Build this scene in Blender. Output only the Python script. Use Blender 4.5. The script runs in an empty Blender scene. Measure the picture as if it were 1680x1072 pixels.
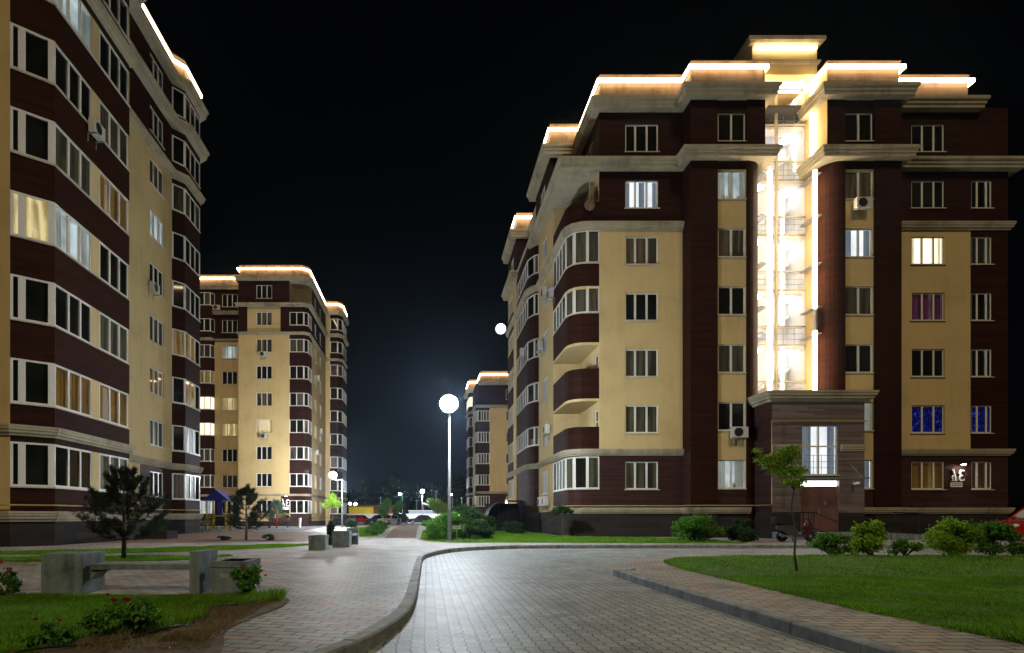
import bpy, bmesh, math, random
import numpy as np
from math import sin, cos, pi, radians, sqrt, atan2
from mathutils import Vector

random.seed(7)
RNG = np.random.default_rng(11)
scene = bpy.context.scene
COL = scene.collection

# ------------------------------------------------------------------ camera
EYE = 1.2
cam_d = bpy.data.cameras.new("camera")
cam = bpy.data.objects.new("camera", cam_d)
COL.objects.link(cam)
cam.location = (0, 0, EYE)
cam.rotation_euler = (radians(90), 0, 0)
cam_d.sensor_width = 36.0
cam_d.lens = 36.0 * 1000.0 / 1680.0
cam_d.shift_x = 140.0 / 1680.0
cam_d.shift_y = 312.0 / 1680.0
cam_d.clip_start = 0.1
cam_d.clip_end = 12000.0
scene.camera = cam

# ------------------------------------------------------------------ world / light / exposure
SUN_EL, SUN_AZ = 44.0, 5.0            # warm glow of the town from behind the camera
world = bpy.data.worlds.new("World")
scene.world = world
world.use_nodes = True
wn = world.node_tree.nodes
bg = wn["Background"]
sky = wn.new("ShaderNodeTexSky")
sky.sky_type = 'NISHITA'
sky.sun_disc = False
sky.sun_elevation = radians(SUN_EL)
sky.sun_rotation = radians(180 - SUN_AZ)
world.node_tree.links.new(sky.outputs[0], bg.inputs[0])
bg.inputs[1].default_value = 0.0002
sd = bpy.data.lights.new("town_glow", 'SUN')
sd.energy = 0.98
sd.angle = radians(12)
sd.color = (1.0, 0.82, 0.54)
sun = bpy.data.objects.new("town_glow", sd)
COL.objects.link(sun)
dirv = Vector((sin(radians(SUN_AZ)) * cos(radians(SUN_EL)), -cos(radians(SUN_AZ)) * cos(radians(SUN_EL)), sin(radians(SUN_EL))))
sun.rotation_euler = dirv.to_track_quat('Z', 'Y').to_euler()
sun.location = (20, -30, 30)
scene.view_settings.view_transform = 'Standard'
scene.view_settings.look = 'None'
scene.view_settings.exposure = 0.0
scene.view_settings.gamma = 1.0
try:
    scene.cycles.use_denoising = True
    scene.cycles.max_bounces = 6
    scene.cycles.diffuse_bounces = 3
    scene.cycles.glossy_bounces = 3
    scene.cycles.transparent_max_bounces = 8
    scene.cycles.sample_clamp_indirect = 6.0
    scene.cycles.caustics_reflective = False
    scene.cycles.caustics_refractive = False
except Exception:
    pass

# ------------------------------------------------------------------ materials
class NT:
    def __init__(s, name):
        s.m = bpy.data.materials.new(name)
        s.m.use_nodes = True
        s.t = s.m.node_tree
        s.p = s.t.nodes["Principled BSDF"]
    def n(s, typ, **kw):
        nd = s.t.nodes.new(typ)
        for k, v in kw.items():
            if k.startswith('i_'):
                nd.inputs[k[2:].replace('_', ' ')].default_value = v
            else:
                setattr(nd, k, v)
        return nd
    def l(s, a, b):
        s.t.links.new(a, b)
    def math(s, op, a, b=None, clamp=False):
        nd = s.t.nodes.new("ShaderNodeMath")
        nd.operation = op
        nd.use_clamp = clamp
        for i, v in enumerate((a, b)):
            if v is None:
                continue
            if isinstance(v, (int, float)):
                nd.inputs[i].default_value = v
            else:
                s.l(v, nd.inputs[i])
        return nd.outputs[0]
    def mix(s, f, a, b):
        nd = s.t.nodes.new("ShaderNodeMix")
        nd.data_type = 'RGBA'
        for idx, v in ((0, f), (6, a), (7, b)):
            if isinstance(v, (int, float)):
                nd.inputs[idx].default_value = v
            elif isinstance(v, tuple):
                nd.inputs[idx].default_value = (*v[:3], 1)
            else:
                s.l(v, nd.inputs[idx])
        return nd.outputs[2]
    def pos(s):
        return s.n("ShaderNodeNewGeometry").outputs["Position"]
    def noise(s, scale, detail=4, vec=None, rough=0.6):
        nd = s.n("ShaderNodeTexNoise")
        nd.inputs["Scale"].default_value = scale
        nd.inputs["Detail"].default_value = detail
        nd.inputs["Roughness"].default_value = rough
        s.l(vec if vec is not None else s.pos(), nd.inputs["Vector"])
        return nd.outputs["Fac"]
    def mapv(s, vec, scale=(1, 1, 1), rot=(0, 0, 0), loc=(0, 0, 0)):
        nd = s.n("ShaderNodeMapping")
        nd.inputs["Scale"].default_value = scale
        nd.inputs["Rotation"].default_value = rot
        nd.inputs["Location"].default_value = loc
        s.l(vec, nd.inputs["Vector"])
        return nd.outputs[0]
    def bump(s, h, strength=0.3, dist=0.02):
        nd = s.n("ShaderNodeBump")
        nd.inputs["Strength"].default_value = strength
        nd.inputs["Distance"].default_value = dist
        s.l(h, nd.inputs["Height"])
        s.l(nd.outputs[0], s.p.inputs["Normal"])
    def ramp(s, f, stops):
        nd = s.n("ShaderNodeValToRGB")
        e = nd.color_ramp.elements
        while len(e) < len(stops):
            e.new(0.5)
        for i, (p, c) in enumerate(stops):
            e[i].position = p
            e[i].color = (*c, 1)
        s.l(f, nd.inputs[0])
        return nd.outputs[0]

def simple(name, col, rough=0.6, var=0.12, scale=6.0, metal=0.0, spec=0.5, bump=0.0):
    t = NT(name)
    f = t.noise(scale, 5)
    dark = tuple(c * (1 - var) for c in col)
    lite = tuple(min(1, c * (1 + var)) for c in col)
    c = t.ramp(f, [(0.3, dark), (0.7, lite)])
    t.l(c, t.p.inputs["Base Color"])
    t.p.inputs["Roughness"].default_value = rough
    t.p.inputs["Metallic"].default_value = metal
    t.p.inputs["Specular IOR Level"].default_value = spec
    if bump:
        t.bump(t.noise(scale * 12, 4), bump, 0.01)
    return t.m

def emis(name, col, strength):
    t = NT(name)
    t.p.inputs["Base Color"].default_value = (0.8, 0.8, 0.8, 1)
    t.p.inputs["Emission Color"].default_value = (*col, 1)
    t.p.inputs["Emission Strength"].default_value = strength
    return t.m

def stucco(name, col, var=0.08):
    t = NT(name)
    f = t.noise(0.6, 6)
    streak = t.noise(1.0, 5, t.mapv(t.pos(), (3.0, 3.0, 0.14)))
    a = t.math('ADD', t.math('MULTIPLY', f, 0.68), t.math('MULTIPLY', streak, 0.32))
    c = t.ramp(a, [(0.36, tuple(x * (1 - var * 2.2) for x in col)), (0.5, col), (0.68, tuple(min(1, x * (1 + var)) for x in col))])
    t.l(c, t.p.inputs["Base Color"])
    t.p.inputs["Roughness"].default_value = 0.92
    t.p.inputs["Specular IOR Level"].default_value = 0.2
    t.bump(t.noise(55, 4), 0.25, 0.008)
    return t.m

def planks(name, col, h=0.16, rough=0.62, glossvar=0.2):
    t = NT(name)
    sp = t.n("ShaderNodeSeparateXYZ")
    t.l(t.pos(), sp.inputs[0])
    row = t.math('FLOOR', t.math('DIVIDE', sp.outputs[2], h))
    fr = t.math('FRACT', t.math('DIVIDE', sp.outputs[2], h))
    u = t.math('ADD', sp.outputs[0], sp.outputs[1])
    us = t.math('ADD', t.math('MULTIPLY', u, 0.45), t.math('MULTIPLY', row, 0.37))
    cell = t.math('FLOOR', us)
    cmb = t.n("ShaderNodeCombineXYZ")
    t.l(cell, cmb.inputs[0]); t.l(row, cmb.inputs[1])
    wn_ = t.n("ShaderNodeTexWhiteNoise")
    t.l(cmb.outputs[0], wn_.inputs["Vector"])
    grain = t.noise(3.0, 6, t.mapv(t.pos(), (1.2, 1.2, 14)))
    f = t.math('ADD', t.math('MULTIPLY', wn_.outputs["Value"], 0.45), t.math('MULTIPLY', grain, 0.55))
    c = t.ramp(f, [(0.15, tuple(x * 0.6 for x in col)), (0.5, col), (0.9, tuple(x * 1.5 for x in col))])
    t.l(c, t.p.inputs["Base Color"])
    t.p.inputs["Roughness"].default_value = rough + 0.12
    t.p.inputs["Specular IOR Level"].default_value = 0.12
    groove = t.math('LESS_THAN', fr, 0.07)
    vg = t.math('LESS_THAN', t.math('FRACT', us), 0.006)
    g = t.math('MAXIMUM', groove, vg)
    hgt = t.math('SUBTRACT', t.math('MULTIPLY', grain, 0.4), g)
    t.bump(hgt, 0.7, 0.012)
    return t.m

def pane_dark(name, col, rough=0.04):
    t = NT(name)
    f = t.noise(0.8, 3)
    c = t.ramp(f, [(0.35, tuple(x * 0.4 for x in col)), (0.7, col)])
    t.l(c, t.p.inputs["Base Color"])
    t.p.inputs["Roughness"].default_value = rough
    t.p.inputs["Specular IOR Level"].default_value = 0.6
    return t.m

def folds(t, freq=9.0):
    sp = t.n("ShaderNodeSeparateXYZ")
    t.l(t.pos(), sp.inputs[0])
    u = t.math('ADD', sp.outputs[0], sp.outputs[1])
    wob = t.noise(1.3, 3, t.mapv(t.pos(), (1.5, 1.5, 0.25)))
    a = t.math('ADD', t.math('MULTIPLY', u, freq), t.math('MULTIPLY', wob, 14.0))
    return t.math('ADD', t.math('MULTIPLY', t.math('SINE', a), 0.5), 0.5)

def pane_curtain(name, dark, lite, cover=0.5):
    t = NT(name)
    fo = folds(t, 16)
    part = t.noise(0.9, 2, t.mapv(t.pos(), (1, 1, 0.15)))
    on = t.math('GREATER_THAN', part, cover)
    c = t.mix(fo, dark, lite)
    c2 = t.mix(on, (0.012, 0.012, 0.010), c)
    t.l(c2, t.p.inputs["Base Color"])
    t.p.inputs["Roughness"].default_value = 0.5
    t.p.inputs["Coat Weight"].default_value = 1.0
    t.p.inputs["Coat Roughness"].default_value = 0.03
    return t.m

def pane_lit(name, c0, c1, strength, freq=13, patch=0.0):
    t = NT(name)
    fo = folds(t, freq)
    big = t.noise(1.1, 3)
    f = t.math('ADD', t.math('MULTIPLY', fo, 0.45), t.math('MULTIPLY', big, 0.65))
    c = t.ramp(f, [(0.2, c0), (0.75, c1)])
    t.p.inputs["Base Color"].default_value = (0.03, 0.03, 0.03, 1)
    t.p.inputs["Roughness"].default_value = 0.05
    t.l(c, t.p.inputs["Emission Color"])
    t.p.inputs["Emission Strength"].default_value = strength
    return t.m

def pane_blue():
    t = NT("pane_party_blue")
    f = t.noise(5.5, 6, t.mapv(t.pos(), (1.5, 1.5, 0.8)), 0.75)
    c = t.ramp(f, [(0.50, (0.001, 0.001, 0.02)), (0.60, (0.012, 0.02, 0.45)), (0.70, (0.25, 0.45, 1.0))])
    t.p.inputs["Base Color"].default_value = (0.01, 0.01, 0.02, 1)
    t.p.inputs["Roughness"].default_value = 0.05
    t.l(c, t.p.inputs["Emission Color"])
    t.p.inputs["Emission Strength"].default_value = 0.55
    return t.m

def clear_glass():
    t = NT("stair_glass")
    tr = t.n("ShaderNodeBsdfTransparent")
    gl = t.n("ShaderNodeBsdfGlossy")
    gl.inputs["Roughness"].default_value = 0.02
    mx = t.n("ShaderNodeMixShader")
    mx.inputs[0].default_value = 0.10
    t.l(tr.outputs[0], mx.inputs[1]); t.l(gl.outputs[0], mx.inputs[2])
    t.l(mx.outputs[0], t.t.nodes["Material Output"].inputs[0])
    return t.m

def paver(name, cols, bw, bh, wav=0.0, rot=0.0, rough=0.5, bump=0.6, mortar=(0.05, 0.05, 0.045), off=0.5, msize=0.008, var=0.5):
    t = NT(name)
    v = t.mapv(t.pos(), (1, 1, 1), (0, 0, rot))
    if wav:
        sp = t.n("ShaderNodeSeparateXYZ"); t.l(v, sp.inputs[0])
        s1 = t.math('PINGPONG', sp.outputs[0], bw * 0.5)
        yy = t.math('ADD', sp.outputs[1], t.math('MULTIPLY', s1, wav))
        cb = t.n("ShaderNodeCombineXYZ")
        t.l(sp.outputs[0], cb.inputs[0]); t.l(yy, cb.inputs[1])
        v = cb.outputs[0]
    br = t.n("ShaderNodeTexBrick")
    br.offset = off
    br.inputs["Scale"].default_value = 1.0
    br.inputs["Brick Width"].default_value = bw
    br.inputs["Row Height"].default_value = bh
    br.inputs["Mortar Size"].default_value = msize
    br.inputs["Mortar Smooth"].default_value = 0.3
    br.inputs["Bias"].default_value = 0.0
    br.inputs["Color1"].default_value = (0, 0, 0, 1)
    br.inputs["Color2"].default_value = (1, 1, 1, 1)
    br.inputs["Mortar"].default_value = (0.5, 0.5, 0.5, 1)
    t.l(v, br.inputs["Vector"])
    big = t.noise(0.35, 5)
    fine = t.noise(40, 4)
    bw_ = t.n("ShaderNodeRGBToBW"); t.l(br.outputs["Color"], bw_.inputs[0])
    f = t.math('ADD', t.math('MULTIPLY', bw_.outputs[0], var), t.math('ADD', t.math('MULTIPLY', big, 0.55 * (1.2 - var)), t.math('MULTIPLY', fine, 0.4 * (1.2 - var))))
    st = t.noise(0.9, 7, rough=0.72)
    c0 = t.ramp(f, cols)
    sm = t.ramp(st, [(0.36, (0.62, 0.60, 0.57)), (0.5, (0.95, 0.95, 0.94)), (0.64, (1.12, 1.11, 1.08))])
    mm = t.n("ShaderNodeMix"); mm.data_type = 'RGBA'; mm.blend_type = 'MULTIPLY'; mm.inputs[0].default_value = 1.0
    t.l(c0, mm.inputs[6]); t.l(sm, mm.inputs[7])
    c = mm.outputs[2]
    c2 = t.mix(br.outputs["Fac"], c, mortar)
    t.l(c2, t.p.inputs["Base Color"])
    t.p.inputs['Specular IOR Level'].default_value = 0.35
    rg = t.math('ADD', rough - 0.08, t.math('MULTIPLY', fine, 0.16))
    t.l(rg, t.p.inputs["Roughness"])
    h = t.math('SUBTRACT', t.math('ADD', t.math('MULTIPLY', fine, 0.25), t.math('MULTIPLY', bw_.outputs[0], 0.25)), br.outputs["Fac"])
    t.bump(h, bump, 0.01)
    return t.m

def leafmat(name, col, var=0.45, trans=0.25, scale=3.0):
    t = NT(name)
    f = t.noise(scale, 4)
    g = t.n("ShaderNodeNewGeometry")
    f2 = t.math('ADD', t.math('MULTIPLY', f, 0.6), t.math('MULTIPLY', g.outputs["Random Per Island"], 0.4))
    c = t.ramp(f2, [(0.2, tuple(x * (1 - var) for x in col)), (0.55, col), (0.9, tuple(min(1, x * (1 + var * 1.5)) for x in col))])
    t.l(c, t.p.inputs["Base Color"])
    t.p.inputs["Roughness"].default_value = 0.5
    t.p.inputs["Specular IOR Level"].default_value = 0.25
    tl = t.n("ShaderNodeBsdfTranslucent")
    t.l(c, tl.inputs[0])
    mx = t.n("ShaderNodeMixShader"); mx.inputs[0].default_value = trans
    t.l(t.p.outputs[0], mx.inputs[1]); t.l(tl.outputs[0], mx.inputs[2])
    t.l(mx.outputs[0], t.t.nodes["Material Output"].inputs[0])
    return t.m

def soilmat(name, cols):
    t = NT(name)
    f = t.noise(2.5, 8, rough=0.7)
    c = t.ramp(f, cols)
    t.l(c, t.p.inputs["Base Color"])
    t.p.inputs["Roughness"].default_value = 0.95
    t.bump(t.noise(18, 6, rough=0.7), 0.8, 0.03)
    return t.m

def concrete(name, col):
    t = NT(name)
    f = t.noise(3.2, 6, rough=0.65)
    st = t.noise(1.5, 5, t.mapv(t.pos(), (4, 4, 0.5)))
    a = t.math('ADD', t.math('MULTIPLY', f, 0.6), t.math('MULTIPLY', st, 0.4))
    c = t.ramp(a, [(0.36, tuple(x * 0.45 for x in col)), (0.5, col), (0.62, tuple(x * 1.4 for x in col))])
    t.l(c, t.p.inputs["Base Color"])
    t.p.inputs["Roughness"].default_value = 0.8
    vo = t.n("ShaderNodeTexVoronoi"); vo.inputs["Scale"].default_value = 45
    t.l(t.pos(), vo.inputs["Vector"])
    pit = t.math('LESS_THAN', vo.outputs["Distance"], 0.12)
    t.bump(t.math('SUBTRACT', t.noise(30, 5), pit), 0.4, 0.006)
    return t.m

M = {}
M['cream'] = stucco("cream_render", (0.57, 0.43, 0.205), 0.07)
M['trim'] = stucco("pale_trim", (0.36, 0.315, 0.22), 0.18)
M['brown'] = planks("brown_cladding", (0.025, 0.0058, 0.0019))
M['entrance_tile_lit'] = planks("entrance_tile_lit", (0.15, 0.118, 0.11), 0.1, 0.5)  # greyer, paler tile: the lamplight on the entrance front is in its colour
M['brown_tile'] = planks("brown_tile", (0.042, 0.018, 0.015), 0.1, 0.55)
M['plinth'] = planks("plinth_stone", (0.030, 0.024, 0.022), 0.3, 0.7)
M['parapet'] = stucco("parapet_render", (0.24, 0.16, 0.10), 0.3)
M['roof'] = simple("roof_felt", (0.05, 0.05, 0.05), 0.9)
M['frame'] = simple("white_plastic_frame", (0.68, 0.66, 0.60), 0.4, 0.05)
M['sill'] = simple("metal_sill", (0.55, 0.5, 0.4), 0.45, 0.08)
M['dark'] = pane_dark("pane_black", (0.016, 0.016, 0.012))
M['green'] = pane_curtain("pane_green_curtain", (0.02, 0.021, 0.010), (0.075, 0.072, 0.036), 0.42)
M['beige'] = pane_curtain("pane_beige_curtain", (0.03, 0.021, 0.012), (0.12, 0.086, 0.045), 0.46)
M['violet'] = pane_lit("pane_violet", (0.02, 0.006, 0.02), (0.09, 0.03, 0.09), 0.9)
M['warm'] = pane_lit("pane_warm", (0.35, 0.24, 0.07), (1.0, 0.82, 0.42), 0.75)
M['dimwarm'] = pane_lit("pane_dim_warm", (0.05, 0.03, 0.008), (0.32, 0.2, 0.06), 0.6)
M['bright'] = pane_lit("pane_bright", (0.9, 0.75, 0.45), (1.0, 0.95, 0.75), 1.5)
M['cool'] = pane_lit("pane_cool", (0.12, 0.16, 0.18), (0.75, 0.82, 0.9), 0.9)
M['white_lit'] = pane_lit("pane_white", (0.5, 0.58, 0.68), (0.9, 0.95, 1.0), 0.95)
M['blue'] = pane_blue()
def cloth(name, col, tr=0.55):
    t = NT(name)
    f = t.noise(2.0, 4)
    c = t.ramp(f, [(0.3, tuple(x * 0.8 for x in col)), (0.7, col)])
    t.l(c, t.p.inputs["Base Color"]); t.p.inputs["Roughness"].default_value = 0.9
    tl = t.n("ShaderNodeBsdfTranslucent"); t.l(c, tl.inputs[0])
    mx = t.n("ShaderNodeMixShader"); mx.inputs[0].default_value = tr
    t.l(t.p.outputs[0], mx.inputs[1]); t.l(tl.outputs[0], mx.inputs[2])
    t.l(mx.outputs[0], t.t.nodes["Material Output"].inputs[0])
    return t.m
def roomlight(name, c0, c1, strength):
    t = NT(name)
    big = t.noise(0.7, 2)
    c = t.ramp(big, [(0.35, c0), (0.65, c1)])
    t.p.inputs["Base Color"].default_value = (0.3, 0.28, 0.25, 1)
    t.l(c, t.p.inputs["Emission Color"]); t.p.inputs["Emission Strength"].default_value = strength
    return t.m
M['cloth_white'] = cloth("net_curtain", (0.8, 0.78, 0.72), 0.6)
M['cloth_grey'] = cloth("grey_blue_curtain", (0.32, 0.36, 0.42), 0.5)
M['cloth_gold'] = cloth("golden_curtain", (0.6, 0.42, 0.14), 0.6)
M['cloth_violet'] = cloth("violet_curtain", (0.45, 0.18, 0.42), 0.6)
M['cloth_brown'] = cloth("brown_curtain", (0.35, 0.24, 0.13), 0.5)
M['room_warm'] = roomlight("room_warm", (0.55, 0.40, 0.14), (1.0, 0.80, 0.38), 0.8)
M['room_dim'] = roomlight("room_dim", (0.06, 0.035, 0.01), (0.30, 0.19, 0.06), 0.45)
M['room_bright'] = roomlight("room_bright", (1.0, 0.85, 0.5), (1.0, 0.93, 0.70), 1.6)
M['room_cool'] = roomlight("room_cool", (0.10, 0.15, 0.16), (0.55, 0.66, 0.70), 0.9)
M['room_white'] = roomlight("room_white", (0.62, 0.70, 0.80), (0.95, 1.0, 1.0), 1.1)
M['room_violet'] = roomlight("room_violet", (0.02, 0.008, 0.012), (0.10, 0.05, 0.07), 1.0)
ROOMS = {'warm': ('room_warm', 'cloth_white', 0.25, 0.3), 'dimwarm': ('room_dim', 'cloth_gold', 0.36, 0.3), 'bright': ('room_bright', 'cloth_white', 0.2, 0.3),
         'cool': ('room_cool', 'cloth_white', 0.28, 0.3), 'white_lit': ('room_white', 'cloth_grey', 0.27, 0.3), 'violet': ('room_violet', 'cloth_violet', 0.33, 0.3)}
M['led'] = emis("warm_led", (1.0, 0.75, 0.45), 19.0)
M['led_white'] = emis("warm_white_led", (1.0, 0.81, 0.53), 34.0)
M['glass'] = clear_glass()
M['white_paint'] = simple("white_wall_paint", (0.72, 0.72, 0.72), 0.7, 0.06, 2)
M['steel'] = simple("galvanised_steel", (0.35, 0.36, 0.37), 0.38, 0.15, 8, 0.7)
M['black_metal'] = simple("black_metal", (0.012, 0.012, 0.013), 0.6, 0.2, spec=0.25)
M['yellow_pipe'] = simple("yellow_pipe", (0.42, 0.30, 0.07), 0.45, 0.15)
M['door'] = simple("brown_steel_door", (0.15, 0.068, 0.055), 0.42, 0.2, 3)
M['ac'] = simple("ac_plastic", (0.55, 0.53, 0.47), 0.45, 0.08)
M['ac_dark'] = simple("ac_grille", (0.03, 0.03, 0.03), 0.5)
M['conc'] = concrete("raw_concrete", (0.17, 0.21, 0.22))  # concrete, kerb and road tinted cool in place of bluish lamp light
M['kerb'] = concrete("kerb_concrete", (0.26, 0.285, 0.285))
M['road'] = paver("road_pavers", [(0.15, (0.22, 0.25, 0.255)), (0.5, (0.31, 0.345, 0.35)), (0.85, (0.40, 0.43, 0.43))], 0.2, 0.13, 0.26, radians(90), 0.56, 1.0, (0.045, 0.045, 0.04), 0.5, 0.009, 0.5)
M['walk'] = paver("plaza_pavers", [(0.15, (0.29, 0.295, 0.29)), (0.5, (0.40, 0.40, 0.39)), (0.72, (0.46, 0.45, 0.43)), (0.92, (0.45, 0.31, 0.28))], 0.3, 0.15, 0.0, radians(14), 0.6, 0.9, (0.05, 0.045, 0.04), 0.5, 0.012, 0.75)
M['walk2'] = paver("walk_pavers", [(0.15, (0.27, 0.26, 0.235)), (0.5, (0.37, 0.355, 0.325)), (0.72, (0.42, 0.40, 0.36)), (0.92, (0.42, 0.31, 0.27))], 0.3, 0.15, 0.0, 0.0, 0.62, 0.8, (0.045, 0.04, 0.035), 0.5, 0.012, 0.7)
M['path'] = paver("red_path_pavers", [(0.2, (0.17, 0.105, 0.085)), (0.5, (0.22, 0.14, 0.11)), (0.85, (0.26, 0.18, 0.15))], 0.2, 0.1, 0.0, 0.2, 0.7, 0.4, (0.07, 0.05, 0.04))
M['asphalt'] = simple("asphalt", (0.07, 0.07, 0.07), 0.85, 0.25, 3, bump=0.3)
M['earth'] = soilmat("earth", [(0.3, (0.03, 0.025, 0.018)), (0.7, (0.07, 0.055, 0.04))])
M['soil'] = soilmat("soil", [(0.3, (0.07, 0.055, 0.035)), (0.55, (0.15, 0.12, 0.08)), (0.75, (0.24, 0.20, 0.14))])
M['turf'] = soilmat("turf", [(0.3, (0.04, 0.09, 0.008)), (0.7, (0.075, 0.16, 0.014))])
M['dry_grass'] = leafmat("dry_grass_blades", (0.20, 0.15, 0.06), 0.4, 0.2, 2.0)
M['grass'] = leafmat("grass_blades", (0.155, 0.34, 0.016), 0.6, 0.4, 1.3)
M['leaf'] = leafmat("shrub_leaves", (0.09, 0.24, 0.025))
M['leaf_yellow'] = leafmat("yellow_green_leaves", (0.23, 0.40, 0.025))
M['leaf_dark'] = leafmat("dark_leaves", (0.03, 0.07, 0.018))
M['leaf_far'] = leafmat("far_leaves", (0.018, 0.035, 0.014))
M['needle'] = leafmat("pine_needles", (0.016, 0.030, 0.010), 0.4, 0.08)
M['needle_pale'] = leafmat("spruce_needles", (0.10, 0.17, 0.12), 0.3, 0.15)
M['bark'] = simple("bark", (0.09, 0.065, 0.045), 0.9, 0.35, 14, bump=0.5)
M['stem'] = simple("green_brown_stem", (0.035, 0.04, 0.018), 0.8, 0.3, 14)
M['rose_red'] = simple("red_petals", (0.32, 0.012, 0.022), 0.55, 0.3, 20)
M['rose_orange'] = simple("orange_petals", (0.55, 0.10, 0.06), 0.55, 0.3, 20)
M['rose_white'] = simple("white_petals", (0.75, 0.74, 0.62), 0.55, 0.1, 20)
M['hose'] = simple("black_hose", (0.02, 0.02, 0.02), 0.5)
M['rubber'] = simple("tyre_rubber", (0.015, 0.015, 0.015), 0.8)
M['glass_car'] = pane_dark("car_glass", (0.02, 0.022, 0.025))
M['blue_plastic'] = simple("blue_plastic", (0.03, 0.04, 0.30), 0.35, 0.1)
M['yellow_plastic'] = simple("yellow_paint", (0.50, 0.38, 0.03), 0.45, 0.15)
M['yellow_wall'] = simple("yellow_wall", (0.75, 0.60, 0.03), 0.6, 0.08, 1)
M['red_paint'] = simple("red_paint", (0.45, 0.02, 0.015), 0.4, 0.1)
M['maroon'] = simple("maroon_wall", (0.22, 0.05, 0.03), 0.7, 0.15, 1)

# ------------------------------------------------------------------ object helpers
def tag(o, label=None, cat=None, group=None, kind=None):
    if label: o['label'] = label
    if cat: o['category'] = cat
    if group: o['group'] = group
    if kind: o['kind'] = kind
    return o

def thing(name, label, cat, loc=(0, 0, 0), rz=0.0, group=None):
    o = bpy.data.objects.new(name, None)
    o.empty_display_size = 0.2
    COL.objects.link(o)
    o.location = loc
    o.rotation_euler = (0, 0, rz)
    return tag(o, label, cat, group)

def world_off(p):
    v = Vector((0, 0, 0))
    while p is not None:
        v += Vector(p.location)
        p = p.parent
    return v

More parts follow.
